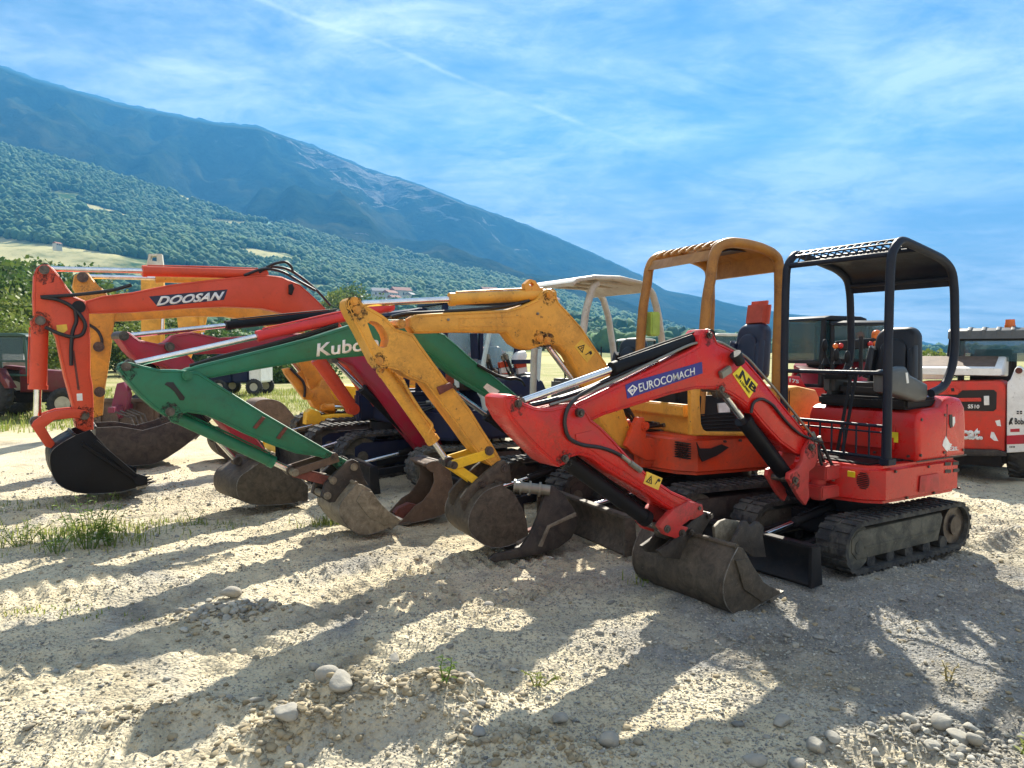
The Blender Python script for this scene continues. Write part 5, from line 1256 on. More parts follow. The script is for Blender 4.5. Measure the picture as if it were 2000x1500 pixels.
TM = np.concatenate([np.linspace(0, 1, 230), [1.03, 1.1, 1.3]])
UU, TT = np.meshgrid(U, TM)
zb = np.maximum((690 - interp(UU, CREST)) / FOC * D1 * .75, -.5); zr = (690 - interp(UU, RIDGE)) / FOC * D2 + 1.5
YM = D1 * .9 + (D2 - D1 * .9) * TT; XM = (UU - 1000) / FOC * YM
t = np.clip(TT, 0, 1)
prof = np.where(t < .55, .62 * (t / .55) ** 1.35, .62 + .38 * ((t - .55) / .45) ** .9)
ZM = zb + (zr - zb) * prof
sc = np.clip((zr - zb) / 700, 0, 1.3)
rid = 1 - np.abs(2 * fbm(XM * .0026 + YM * .0006, YM * .0011, 4, 131) - 1)
rid2 = 1 - np.abs(2 * fbm(XM * .008 + YM * .001, YM * .004, 4, 151) - 1)
env = np.sin(np.clip(t, 0, 1) * math.pi) ** .7
ZM += (rid - .72) * 210 * sc * env + (rid2 - .7) * 60 * sc * env
ZM += (fbm(XM * .03, YM * .03, 3, 171) - .5) * 16 * np.clip(sc, .15, 1) * np.clip(1 - np.abs(t - 1) * .2, 0, 1)
ZM = np.maximum(np.where(TT > 1, ZM - (TT - 1) * 900 * np.clip(sc, .1, 2), ZM), -4)
# keep the skyline where it stands
lim = (690 - interp(UU, RIDGE)) / FOC * YM + 1.5
ZM = np.where(t < 1, np.minimum(ZM, lim - 2 - 14 * (1 - t) * sc), ZM)
VM = np.stack([XM, YM, ZM], 2).reshape(-1, 3)
m, nt, b = nodes('wooded mountain'); g = nt.nodes.new('ShaderNodeNewGeometry'); co = g.outputs['Position']
mp = nt.nodes.new('ShaderNodeMapping'); mp.inputs['Scale'].default_value = (1, 1, 2.2); nt.links.new(co, mp.inputs[0])
fo = mixc(nt, ramp(nt, noise(nt, .03, 9, .75, co), .36, .64), (.006, .015, .008), (.034, .050, .020))
fo = mixc(nt, ramp(nt, noise(nt, .0045, 6, .65, co, .5), .47, .66), fo, (.062, .066, .030))
rk = mixc(nt, ramp(nt, noise(nt, .02, 8, .7, mp.outputs[0]), .35, .65), (.09, .085, .08), (.30, .285, .26))
# bare limestone: one big cliff area below the skyline and scattered scars
sp = nt.nodes.new('ShaderNodeVectorMath'); sp.operation = 'DISTANCE'; nt.links.new(co, sp.inputs[0]); q = at_depth(760, 425, 2450); sp.inputs[1].default_value = (q.x, q.y, q.z)
zone = nt.nodes.new('ShaderNodeMapRange'); zone.inputs[1].default_value = 620; zone.inputs[2].default_value = 150; nt.links.new(sp.outputs['Value'], zone.inputs[0])
n1 = noise(nt, .009, 8, .68, mp.outputs[0], .8)
fac = ramp(nt, math_(nt, 'ADD', n1, math_(nt, 'MULTIPLY', zone.outputs[0], .22)), .655, .72)
c = mixc(nt, fac, fo, rk)
nt.links.new(c, b.inputs['Base Color']); b.inputs['Roughness'].default_value = 1; b.inputs['Specular IOR Level'].default_value = 0
bump(nt, b, noise(nt, .06, 7, .7, co), 1.0, 9.0)
tag(mesh_np('mountain', VM, gridfaces(len(TM), len(U)), m, True), kind='structure')

def px_of(X, Y, Z):
    c, s = math.cos(PITCH), math.sin(PITCH); zz = Z - CH
    dep = Y * c - zz * s; up = Y * s + zz * c
    return 1000 + FOC * X / dep, 750 - FOC * up / dep
FOR = island_mat('forest crown', [(.020, .062, .036), (.034, .092, .048), (.060, .130, .060), (.105, .165, .070), (.028, .075, .042), (.080, .150, .065)], 1, 0, .5)
n = 150000
Yf = D0 + 20 + (D1 * 1.03 - D0 - 20) * RNG.random(n) ** .62; uf = RNG.uniform(-900, 2300, n)
zf = hill_z(uf, Yf); Xf = (uf - 1000) / FOC * Yf; pxf, pyf = px_of(Xf, Yf, zf)
hi_ = np.interp(pxf, [-200, 0, 200, 420, 560, 700], [455, 462, 492, 528, 548, 560]); lo_ = np.interp(pxf, [-200, 0, 60, 150, 420, 560, 700], [520, 522, 530, 540, 548, 560, 566])
keep = ~((pyf > hi_) & (pyf < lo_ + 8) & (pxf < 640)) & (fbm(Xf * .012, Yf * .012, 3, 33) > .30) & ((pyf < 640) | (RNG.random(n) < .25)) & (pyf < 690) & (zf > 2)
Xf, Yf, zf = Xf[keep], Yf[keep], zf[keep]; n = len(Xf)
rad = (1.9 + 3.4 * RNG.random(n) ** 2.0) * (.75 + .5 * fbm(Xf * .02, Yf * .02, 2, 71)) * np.where(Yf < 400, .75, 1)
VV = []; FF = []; off = 0
for near, (iv, jf) in ((True, (IV2, IF2)), (False, (IV1, IF1))):
    k = (Yf < 520) if near else (Yf >= 520)
    nn = k.sum(); v = np.repeat(iv[None], nn, 0)
    v = v * (1 + RNG.normal(0, .20, (nn, len(iv), 1))) * rad[k][:, None, None] * np.stack([np.ones(nn), np.ones(nn), RNG.uniform(.8, 1.3, nn)], 1)[:, None]
    v = v + np.stack([Xf[k], Yf[k], zf[k] + rad[k] * .6], 1)[:, None]
    VV.append(v.reshape(-1, 3)); FF.append((jf[None] + (np.arange(nn) * len(iv))[:, None, None]).reshape(-1, 3) + off); off += nn * len(iv)
# leaf sprays break up the outline of the nearer crowns
for lo, hi, L_, fs in ((0, 300, 110, .11), (300, 720, 30, .19)):
    k = (Yf >= lo) & (Yf < hi); nn = int(k.sum())
    d = RNG.normal(size=(nn, L_, 3)); d /= np.linalg.norm(d, axis=2, keepdims=True); d[:, :, 2] = np.abs(d[:, :, 2]) * 1.1 - .25
    cpos = np.stack([Xf[k], Yf[k], zf[k] + rad[k] * .6], 1)[:, None] + d * rad[k][:, None, None] * RNG.uniform(.85, 1.22, (nn, L_, 1))
    s_ = (rad[k] * fs)[:, None, None]
    e1 = RNG.normal(size=(nn, L_, 3)); e1 /= np.linalg.norm(e1, axis=2, keepdims=True); e2 = np.cross(e1, d)
    q = np.stack([cpos - e1 * s_, cpos + e2 * s_, cpos + e1 * s_], 2).reshape(-1, 3)
    VV.append(q); FF.append(np.arange(len(q)).reshape(-1, 3) + off); off += len(q)
tag(mesh_np('forest', np.concatenate(VV), np.concatenate(FF), FOR, True), kind='stuff')

# ------------------------------------------------------------------ single trees and bushes of the valley floor
LEAF = [leaf_mat('leaf ' + k, a, b_, .35) for k, a, b_ in (('deep green', (.025, .07, .015), (.065, .12, .03)), ('mid green', (.05, .105, .02), (.12, .17, .04)), ('light green', (.10, .16, .025), (.20, .23, .055)))]
BARK = metal('bark', (.06, .045, .03), (.12, .09, .06), .9, 0)
def tree(px, py_top, Y, w, lab, kind=0, z0=0.0, nl=2600, bush=False):
    c = at_depth(px, 690, Y); top = at_depth(px, py_top, Y).z; f = Fr(c.x, c.y, 0, z0); h = max(1.0, top - z0)
    root = thing('bush' if bush else 'tree', lab, 'bush' if bush else 'tree', f, 'trees and bushes along the valley floor')
    tr = MB(); tr.tube([(0, 0, -.2), (.05 * h, .02, h * .3), (.02 * h, 0, h * .6), (0, 0, h * .85)], [h * .035, h * .028, h * .018, h * .008], 8)
    for k in range(5):
        a = k * 1.3; zz = h * (.28 + .08 * k); tr.tube([(0, 0, zz), (math.cos(a) * w * .25, math.sin(a) * w * .25, zz + h * .14), (math.cos(a) * w * .42, math.sin(a) * w * .42, zz + h * .2)], [h * .014, h * .009, h * .004], 6)
    tr.build('trunk', BARK, root, f, 60)
    nc = 26; cz0 = .18 if bush else .32
    cc = []
    for k in range(nc):
        a = random.uniform(0, 6.283); zz = random.uniform(cz0, .93); rr = math.sqrt(random.random()) * w * .5 * math.sin(math.pi * min(1, (zz - cz0 + .16) / (1.12 - cz0))) ** .6
        cc.append((math.cos(a) * rr, math.sin(a) * rr, zz * h, random.uniform(.13, .24) * w))
    cc = np.array(cc); pick = RNG.integers(0, nc, nl); d = RNG.normal(size=(nl, 3)); d /= np.linalg.norm(d, axis=1, keepdims=True)
    pos = cc[pick, :3] + d * cc[pick, 3:4] * RNG.uniform(.55, 1.08, (nl, 1)) * np.array([1, 1, .8])
    pos[:, 2] = np.clip(pos[:, 2], .05, None)
    e1 = RNG.normal(size=(nl, 3)); e1 /= np.linalg.norm(e1, axis=1, keepdims=True); e2 = np.cross(e1, RNG.normal(size=(nl, 3))); e2 /= np.linalg.norm(e2, axis=1, keepdims=True)
    s = w * .036 * (2600 / nl) ** .55 * RNG.uniform(.6, 1.3, (nl, 1))
    q = np.stack([pos - e1 * s, pos - e2 * s * .7, pos + e1 * s, pos + e2 * s * .7], 1).reshape(-1, 3)
    o = mesh_np('crown', q, np.arange(nl * 4).reshape(-1, 4), LEAF[kind]); o.parent = root
tl = [(-60, 510, 62, 15, 'tall tree at the left edge under the pale meadow', 1), (30, 548, 55, 10, 'rounded bush-like tree left of the orange arm, upper one', 1), (-10, 600, 44, 9, 'light green tree at the left edge behind the tarpaulin load', 2), (48, 640, 40, 5.5, 'low light tree directly left of the orange bucket cylinder', 2), (108, 520, 80, 13, 'tree behind the top of the orange stick', 1),
      (85, 585, 60, 8, 'mid green tree between the left edge and the orange stick', 1), (225, 588, 62, 9, 'bright tree between the faded yellow stick and the upright yellow arm', 2), (262, 640, 50, 6, 'small bright tree seen under the orange boom', 2), (345, 628, 66, 8, 'mid green tree under the middle of the orange boom', 1), (415, 640, 72, 9, 'dark tree seen under the orange boom, right of the curved yellow boom', 0),
      (545, 720, 40, 5, 'grey green bush in the triangle under the green boom', 1), (590, 728, 44, 4.5, 'bush right of the grey green bush under the green boom', 0), (690, 565, 150, 16, 'tree rising behind the end of the orange boom', 1), (660, 575, 130, 12, 'smaller tree behind the end of the orange boom', 2)]
for px, py, Y, w, lab, k in tl: tree(px, py, Y, w, lab, k, 0, 9000, py > 700)
tree(1815, 698, 48, 3.4, 'yellow green bush seen between the black seat and the canopy post at the right', 2, 0, 1500, True)
tree(1775, 706, 52, 2.6, 'dark bush just right of the black operator seat', 0, 0, 1200, True)
tree(1845, 704, 60, 3.5, 'small dark bush behind the white lift arm at the right', 0, 0, 1200, True)

# ------------------------------------------------------------------ village on the slope
WALLM = plain('pale house wall', (.66, .62, .54), .9); ROOFM = plain('terracotta roof', (.30, .12, .07), .9); ROOF2 = plain('grey roof', (.30, .29, .28), .9)
for k, (px, py, Y, w, lab) in enumerate(((742, 574, 640, 14, 'white village house at the left end of the hamlet on the slope'), (762, 577, 630, 12, 'small pale house second from the left in the hamlet'), (783, 574, 650, 16, 'long pale house in the middle of the hamlet'), (802, 580, 610, 10, 'small house at the right end of the hamlet'), (770, 585, 560, 9, 'lowest house of the hamlet'),
        (955, 572, 760, 16, 'pale house on the slope above the yellow boom'), (985, 576, 740, 13, 'smaller house right of the pale house above the yellow boom'), (1075, 590, 700, 15, 'white house on the slope left of the cream canopy'), (112, 478, 520, 5, 'small white barn at the upper edge of the meadow'), (700, 582, 600, 10, 'pale house just left of the hamlet'))):
    c = at_depth(px, py, Y); h = w * .42; f = Fr(c.x, c.y, 20 + 37 * k % 60, c.z - h * .6)
    root = thing('house', lab, 'house', f, 'village houses on the slope')
    MB().box(-w / 2, w / 2, -w * .32, w * .32, -3, h, 0).build('wall', WALLM, root, f, 0)
    MB().face([(-w * .37, h - .1), (0, h + w * .2), (w * .37, h - .1)], -w * .54, w * .54, 0).build('roof', ROOFM if k % 3 else ROOF2, root, f, 0)
    m = MB()
    for i in (-.3, 0, .3):
        for s in (1, -1): m.box(i * w - .5, i * w + .5, s * w * .32 - .05, s * w * .32 + .05, h * .4, h * .75, 0)
    m.build('window', INK, root, f, 0)

# ------------------------------------------------------------------ vehicles behind the row
def wheel(root, f, x, y, r, w, rim=RIM):
    m = MB().torus((x, y, r), (0, 1, 0), r * .70, r * .30, 32, 12)
    for v in m.bm.verts: v.co.y = y + (v.co.y - y) * (w / (r * .6))
    for i in range(22):
        a = 2 * math.pi * i / 22
        m.bar((x + math.cos(a) * r * .97, y - w * .40, r + math.sin(a) * r * .97), (x + math.cos(a + .14) * r * .97, y + w * .02, r + math.sin(a + .14) * r * .97), r * .05, r * .07, 0)
        m.bar((x + math.cos(a + .14) * r * .97, y + w * .40, r + math.sin(a + .14) * r * .97), (x + math.cos(a + .28) * r * .97, y - w * .02, r + math.sin(a + .28) * r * .97), r * .05, r * .07, 0)
    o = m.build('wheel', TYRE, root, f, 40)
    MB().cyl((x, y - w * .3, r), (x, y + w * .3, r), r * .5, n=26).cyl((x, y - w * .34, r), (x, y + w * .34, r), r * .2, n=16).build('rim', rim, o, f, 40)
    return o
def tractor(x, y, deg, body, roofm, lab, s=1.0, rr=.72, glassm=GLS, cabm=BLACK, group=None, beacon=False, oz=0):
    f = Fr(x, y, deg, oz); root = thing('tractor', lab, 'tractor', f, 'tractors parked behind the row')
    for sy in (1, -1):
        wheel(root, f, -.75 * s, sy * .80 * s, rr * s, .42 * s); wheel(root, f, 1.25 * s, sy * .72 * s, rr * .62 * s, .30 * s)
    MB().prism([(-.1 * s, .75 * s), (1.75 * s, .75 * s), (1.82 * s, 1.05 * s), (1.6 * s, 1.32 * s), (-.1 * s, 1.45 * s)], -.32 * s, .32 * s, .06 * s, seg=3).build('bonnet', body, root, f, 40)
    MB().box(-1.0 * s, 1.5 * s, -.2 * s, .2 * s, .45 * s, .80 * s, .04).build('chassis', BLACK, root, f)
    for sy in (1, -1):
        MB().prism([(-1.45 * s, .9 * s), (-1.3 * s, 1.25 * s), (-.9 * s, 1.52 * s), (-.3 * s, 1.45 * s), (-.02 * s, .9 * s), (-.15 * s, .9 * s), (-.4 * s, 1.34 * s), (-.9 * s, 1.42 * s), (-1.2 * s, 1.18 * s), (-1.32 * s, .9 * s)], sy * .80 * s - .21 * s, sy * .80 * s + .21 * s, .01).build('mudguard', body, root, f)
    cab(root, f, -1.0 * s, .25 * s, -.55 * s, .55 * s, 1.25 * s, 2.35 * s, cabm, glassm, roofm, .035 * s)
    MB().tube([(1.1 * s, -.28 * s, 1.3 * s), (1.1 * s, -.28 * s, 2.1 * s)], .035 * s, 10).build('exhaust_pipe', BLACK, root, f)
    if beacon: MB().cyl((-.7 * s, -.35 * s, 2.43 * s), (-.7 * s, -.35 * s, 2.58 * s), .07 * s, .06 * s, 14).build('beacon', AMBER, root, f)
    return root
tractor(-945 / 1450 * 17.3, 17.3, 8, paint('dark wine paint', (.13, .008, .014)), BGREEN, 'dark red tractor with big dusty tyres and green tinted cab at the left edge', .80, .72, GLS, BGREEN)
tractor(225 / 1450 * 26, 26, 200, BGREEN, CREAM, 'dark green tractor with cream roof, behind the legs of the cream canopy', .82, .72)
tractor(385 / 1450 * 23, 23, 200, BLACK, CREAM, 'dark tractor with broad cream roof, behind the ochre canopy posts', .86, .72)
tractor(675 / 1450 * 12.6, 12.6, 262, MAR, BLACK, 'maroon and black tractor with amber beacon, behind the black operator seat of the nearest excavator', .84, .72, GLS, BLACK, None, False)
# beacon and tail lamps of that tractor
ft = Fr(675 / 1450 * 12.6, 12.6, 262); rt = [o for o in COL.objects if o.get('label', '').startswith('maroon and black tractor')][0]
c = at_depth(1712, 668, 12.0); MB().cyl((0, 0, 0), (0, 0, .05), .07, n=16).build('beacon_base', BLACK, rt, Fr(c.x, c.y, 0, c.z))
MB().cyl((0, 0, .05), (0, 0, .13), .075, n=18).sphere((0, 0, .13), .075, (1, 1, .9)).build('beacon', AMBER, rt, Fr(c.x, c.y, 0, c.z), 50)
a = at_depth(1630, 676, 12.0); b_ = at_depth(1724, 668, 12.0); MB().bar(a, b_, .12, .16, .02).build('lamp_bar', BLACK, rt, Fr(0, 0, 0), 0)
for px in (1632, 1642, 1700, 1710):
    c = at_depth(px, 676 - (px - 1630) * .06, 11.9); MB().sphere((0, 0, 0), .045).build('tail_lamp', AMBER if px in (1632, 1710) else REDLAMP, rt, Fr(c.x, c.y, 0, c.z), 50)

# cabbed red machine behind the black canopy post
f = Fr(590 / 1450 * 13.2, 13.2, 208); root = thing('cabbed_excavator', 'red machine with dark tinted cab, half hidden by the front post of the black canopy', 'excavator', f, GROUP)
undercarriage(root, f, 0, 2.0, .5, .34, 1.6, (RUB, RUBD), zdeck=.58, lug=.1, detail=False)
house(root, f, RED, MAR, -1.0, .75, .75, .6, .92, 1.35, -.3)
cb = cab(root, f, -.62, .46, -.42, .52, .95, 2.06, BLACK, GLS, BLACK, .035)
q = f.q(ZD((145, 905), (330, 895), (415, 900), (530, 1100), (300, 1090), (145, 1075)), .80); MB().prism(q, .76, .80, .01).build('side_panel', RED, root, f)
text_quad('lettering', 'J175', quad_on(f, ZD((225, 985), (402, 1005), (402, 950), (232, 915)), .803), DECWH, root, f, .02)
seat(root, f, -.2, .05, 1.25, SEATV, None, .9)

# backhoe with upright yellow arm
f = Fr(-690 / 1450 * 15.5, 15.5, 200); root = thing('backhoe_loader', 'yellow backhoe with its arm folded upright, rising behind the orange boom', 'backhoe', f)
q = f.q(Z3((752, 800), (750, 200), (775, 182), (858, 182), (872, 215), (872, 800)), .11); MB().prism(q, -.11, .11, .015).build('dipper_arm', YEL, root, f)
q = f.q(Z3((778, 195), (792, 125), (862, 125), (870, 195)), .13); h_ = f.q(Z3((800, 160), (805, 135), (835, 135), (835, 165)), .13); MB().prism(q, -.13, .13, 0, [h_]).build('arm_bracket', CREAM, root, f)
q = f.q(Z3((935, 420), (1110, 420), (1095, 500), (1060, 545), (1010, 700), (960, 800), (900, 900), (860, 860), (930, 720), (955, 560)), .1); MB().prism(q, -.1, .1, .015).build('boom', YEL, root, f)
P = lambda a: f.P(*Z3(a)[0], .16)
hydraulic(root, f, P((1070, 440)), P((1085, 640)), .05, .03, .5, YEL); hydraulic(root, f, P((862, 640)), P((868, 440)), .05, .03, .5, YEL)
MB().box(-.95, .35, -.6, .6, .5, 1.15, .08).box(-.5, .25, -.5, .5, 1.1, 1.35, .08).build('body', YEL, root, f, 40)
for sx, r in ((-.7, .42), (.2, .36)):
    for sy in (.75, -.75): wheel(root, f, sx, sy, r, .35)

# tarpaulin load, skip, truck
f = Fr(-1000 / 1450 * 21, 21, 0); root = thing('trailer', 'trailer loaded under a white tarpaulin at the left edge', 'trailer', f)
MB().box(-1.2, .62, -.9, .9, .55, 1.25, .05).build('load_bed', BRN, root, f)
MB().prism([(-1.25, 1.2), (.66, .98), (.45, 1.33), (.25, 1.46), (-.4, 1.48), (-1.2, 1.5)], -.95, .95, .05).build('tarpaulin', TARP, root, f, 50)
for sy in (.75, -.75): wheel(root, f, -.3, sy, .4, .25)
f = Fr(-735 / 1450 * 14.6, 14.6, 0); root = thing('steel_skip', 'brown rusty open steel skip on the ground behind the black buckets', 'skip', f)
q = [(f.un(px, 800, 0)[0]) for px in (206, 338)]
m = MB(); x0, x1 = q; z1 = f.un(270, 780, 0)[1]
m.box(x0, x1, -.5, -.46, .02, z1, .01).box(x0, x1, .46, .5, .02, z1 - .05, .01).box(x0, x0 + .04, -.5, .5, .02, z1, .01).box(x1 - .04, x1, -.5, .5, .02, z1, .01).box(x0, x1, -.5, .5, .0, .05, .01)
m.box(x0 - .04, x1 + .04, -.56, -.44, z1 - .02, z1 + .05, .01).build('skip_body', BRN, root, f)
m = MB()
for k in range(4): xx = x0 + (x1 - x0) * (k + .5) / 4; m.box(xx - .04, xx + .04, -.54, -.5, .05, z1, .006)
m.build('stiffener', BRN, root, f)
f = Fr(-508 / 1450 * 27, 27, 178); root = thing('flatbed_truck', 'small dark and white truck under the green boom', 'truck', f)
MB().box(-.55, -.12, -.62, .62, .45, 1.55, .05).build('door_panel', WHITE, root, f, 40)
MB().box(-.10, .5, -.6, .6, .45, 1.45, .05).build('body', DARKB, root, f, 40)
MB().prism([(.52, .45), (.52, 1.55), (.95, 1.55), (1.25, 1.0), (1.35, .95), (1.35, .45)], -.65, .65, .05).build('cab', DARKB, root, f, 40)
MB().prism([(.6, 1.02), (.6, 1.45), (.9, 1.45), (1.12, 1.02)], -.66, .66, 0).build('window', GLSL, root, f, 0)
for sx in (-.3, .95):
    for sy in (.58, -.58): wheel(root, f, sx, sy, .3, .2)

# loose buckets left on the ground between the machines
def loose(name, lab, deg, ref, outline, mouth, wid, mat, teeth=0, tooth=None):
    x, y = at_ground(*ref); f = Fr(x, y, deg); root = thing(name, lab, 'bucket', f, 'loose buckets lying on the yard')
    bucket(root, f, f.q(outline, 0), -wid, 0, mat, f.q(mouth, 0), teeth, .015, tooth, name='bucket_shell')
    return root, f
r_, f = loose('loose_bucket', 'curved brown claw shaped bucket with rust red teeth, left of the yellow arm bucket', 205, (860, 1018),
      ZG((1350, 640), (1420, 600), (1520, 600), (1590, 660), (1610, 780), (1640, 960), (1600, 1080), (1500, 1140), (1350, 1180), (1200, 1210), (1085, 1225)), ZG((1250, 1040), (1330, 990), (1400, 900), (1440, 800), (1430, 720), (1380, 690)), .40, BRN)
m = MB()
for k in range(3):
    yy = -.06 - .14 * k; m.prism(f.q(ZG((1045, 1105), (1080, 1060), (1190, 1010), (1270, 1030), (1290, 1110), (1230, 1170), (1120, 1215), (1080, 1160)), yy), yy - .05, yy + .03, .004)
m.build('tooth', RUST, r_, f)
MB().cyl((f.un(1120 * .2 + 560 + 60, 780 + 640 * .2, 0)[0], -.4, f.un(850, 905, 0)[1]), (f.un(856, 905, 0)[0], 0, f.un(850, 905, 0)[1]), .03).build('hinge_tube', PIN, r_, f)
x, y = at_ground(1085, 1076); f = Fr(x, y, 205); r_ = thing('loose_bucket', 'dark spare bucket with ringed grey pivot tube, lying in front of the dozer blade', 'bucket', f, 'loose buckets lying on the yard')
m = MB()
m.prism(f.q(ZK((850, 370), (900, 340), (1000, 420), (1100, 560), (1150, 640), (1140, 740), (1080, 860), (960, 950), (780, 1010), (520, 1060), (330, 1095), (280, 1060), (330, 1015), (480, 980), (590, 950), (680, 820), (750, 660), (800, 500)), 0), -.035, 0, .006)
m.prism(f.q(ZK((870, 420), (1000, 520), (1080, 640), (1040, 800), (900, 950), (620, 1000), (700, 830), (790, 620)), -.42), -.45, -.42, .006)
sh = m.build('cheek_plate', STEELD, r_, f)
pr = f.q(ZK((1100, 560), (1150, 640), (1140, 740), (1080, 860), (960, 950), (780, 1010), (560, 1055)), 0); MB().prism(pr + [(p[0] * .96 + .01, p[1] + .015) for p in pr[::-1]], -.42, -.03, 0).build('bucket_shell', STEELD, r_, f)
m = MB(); m.prism(f.q(ZK((760, 935), (850, 735), (1120, 605), (1130, 640), (870, 755), (795, 940)), .012), -.002, .014, .002); m.build('worn_edge', STEELG, r_, f)
a = f.P(*ZK((870, 390))[0], 0); b_ = f.P(*ZK((515, 350))[0], -.12)
m = MB().cyl(a, b_, .040, n=20); 
for t in (.28, .55, .8, .97): q = a.lerp(b_, t); d = (b_ - a).normalized(); m.cyl(q - d * .008, q + d * .008, .056, n=20)
m.build('pivot_tube', GREYH, r_, f, 40)
r_, f = loose('loose_bucket', 'small dusty digging bucket behind the green arm, in the sunlit gap', 212, (470, 905),
      Z3((1160, 1060), (1140, 1110), (1150, 1170), (1200, 1220), (1270, 1245), (1350, 1235), (1430, 1205)), Z3((1400, 1130), (1330, 1080), (1250, 1060)), .55, STEEL, 3)
r_, f = loose('loose_bucket', 'rounded brown bucket with a black hub, behind the green stick', 212, (560, 848),
      ZB((520, 640), (560, 575), (640, 555), (760, 556), (850, 600), (930, 690), (1010, 790), (1040, 850), (960, 900), (880, 930), (760, 920)), ZB((640, 850), (560, 740)), .7, BRN)
MB().cyl((f.un(585, 828, .05)[0], -.1, f.un(585, 828, .05)[1]), (f.un(585, 828, .05)[0], .05, f.un(585, 828, .05)[1]), .11, n=20).build('hub', BLACK, r_, f)
f = Fr(-780 / 1450 * 13.6, 13.6, 10); r_ = thing('implement', 'magenta farm implement with a rod frame, right of the faded yellow stick', 'implement', f)
m = MB().prism([(.0, .55), (.10, .95), (.22, .98), (.30, .75), (.24, .5), (.12, .3)], -.12, .12, .02).box(.1, .62, -.03, .03, .82, .90, .01).box(.1, .2, -.6, .6, .45, .55, .01); m.build('implement_frame', paint('magenta paint', (.17, .010, .045)), r_, f)
m = MB()
for k in range(5): m.tube([(.1, -.5 + .25 * k, .5), (.45, -.5 + .25 * k, .35), (.55, -.5 + .25 * k, .02)], .02, 6)
m.build('tine', PIN, r_, f)

# ------------------------------------------------------------------ skid steer at the right edge
f = Fr(5.33, 8.98, 52); root = thing('skid_steer', 'red and white skid steer loader with black cab and beacon, at the right edge', 'skid steer', f)
fx = lambda pts, x=0.0: qx(f, pts, x)
tail = MB(); tail.face(fx(ZE((150, 575), (180, 540), (880, 532), (930, 545), (955, 580), (962, 640), (950, 1185), (880, 1168), (150, 1150))), .0, .55, .03)
tg = tail.build('tailgate', BOB, root, f, 40)
MB().face(fx(ZE((200, 660), (520, 660), (560, 620), (850, 616), (876, 640), (872, 790), (845, 812), (230, 800), (200, 770)), -.002), -.004, .02, 0).build('grille_recess', INK, tg, f, 0)
MB().face(fx(ZE((200, 695), (725, 688), (735, 700), (732, 722), (200, 728)), -.01), -.02, -.004, .004).build('grille_bar', BOB, tg, f)
MB().face(fx(ZE((757, 672), (806, 670), (808, 755), (760, 757)), -.01), -.02, -.004, .004).build('tail_lamp', DECWH, tg, f)
def qd(a): return [Vector((-.006, p[0], p[1])) for p in fx(a, -.006)]
text_quad('lettering', 'S510', qd(ZE((610, 786), (716, 788), (718, 752), (612, 748))), DECWH, tg, f, .03)
text_quad('lettering', 'bobcat.', qd(ZE((345, 1066), (748, 1076), (748, 955), (345, 945))), DECWH, tg, f, .05)
MB().face(fx(ZE((860, 900), (905, 890), (915, 950), (880, 945)), -.004), -.006, .0, 0).build('paint_scuff', DECWH, tg, f, 0)
MB().face(fx(ZE((825, 1000), (850, 1005), (890, 1085), (850, 1080), (815, 1050)), -.004), -.006, .0, 0).build('paint_scuff', DECWH, tg, f, 0)
MB().face(fx(ZE((425, 590), (480, 585), (540, 620), (520, 660), (450, 660), (420, 630)), -.01), -.03, -.002, .01).build('latch_boss', BOB, tg, f)
MB().face(fx(ZE((455, 600), (485, 600), (490, 630), (460, 632)), -.03), -.034, -.02, 0).build('latch_hole', INK, tg, f, 0)
MB().face(fx(ZE((140, 1150), (880, 1165), (965, 1190), (962, 1225), (880, 1225), (140, 1215)), -.03), -.03, .4, .01).build('bumper', STEELD, root, f)
MB().box(.1, 1.9, -.56, .56, .14, .95, .05).build('chassis', BLACK, root, f)
MB().prism([(.02, 1.24), (.02, 1.32), (.55, 1.46), (1.1, 1.46), (1.1, 1.2)], -.5, .5, .02).build('engine_hood', WHITE, root, f)
MB().prism([(.10, 1.325), (.10, 1.345), (.52, 1.465), (.52, 1.45)], -.42, .42, 0).build('hood_screen', BRN, root, f, 0)
# cab with sloped posts, ribbed roof, mesh sides
cf = MB(); zt = 1.78
for y in (.43, -.43):
    cf.bar((.52, y, 1.30), (.60, y * .93, zt - .05), .08, .09, .01); cf.bar((1.55, y, .9), (1.35, y * .93, zt - .05), .08, .08, .01)
    cf.bar((.58, y * .94, zt - .06), (1.38, y * .94, zt - .06), .07, .08, .01)
cf.bar((.58, -.42, zt - .07), (.58, .42, zt - .07), .08, .10, .01); cf.bar((1.38, -.42, zt - .07), (1.38, .42, zt - .07), .08, .1, .01)
FC = Fr(5.33 + .33 * .788, 8.98 - .33 * .616, 52)
cbx = cf.build('cab_frame', BLACK, root, FC)
rf = MB().prism([(.50, zt - .10), (.53, zt), (.62, zt + .035), (1.40, zt + .035), (1.46, zt), (1.48, zt - .06)], -.46, .46, .015)
for k in range(6): yy = -.38 + k * .152; rf.prism([(.505, zt - .09), (.525, zt + .01), (.62, zt + .05), (1.40, zt + .05), (1.40, zt + .03), (.62, zt + .02), (.55, zt - .02), (.53, zt - .09)], yy - .02, yy + .02, .004)
rf.build('cab_roof', GREYP, root, FC, 40)
MB().box(.55, .558, -.38, .38, 1.40, zt - .1, 0).build('rear_window', GLS, cbx, FC, 0)
m = MB()
for y in (.41, -.41):
    for k in range(9): m.cyl((.66 + k * .085, y, 1.2), (.66 + k * .082, y * .96, zt - .08), .006, n=5)
    for k in range(7): m.cyl((.60, y, 1.22 + k * .075), (1.42, y, 1.22 + k * .075), .006, n=5)
m.build('side_mesh', BLACK, cbx, FC, 0)
MB().box(.85, 1.0, -.25, .25, .95, 1.55, .05).build('seat', SEATV, root, FC, 40)
c = f.unx(*ZE((995, 125))[0], .75)
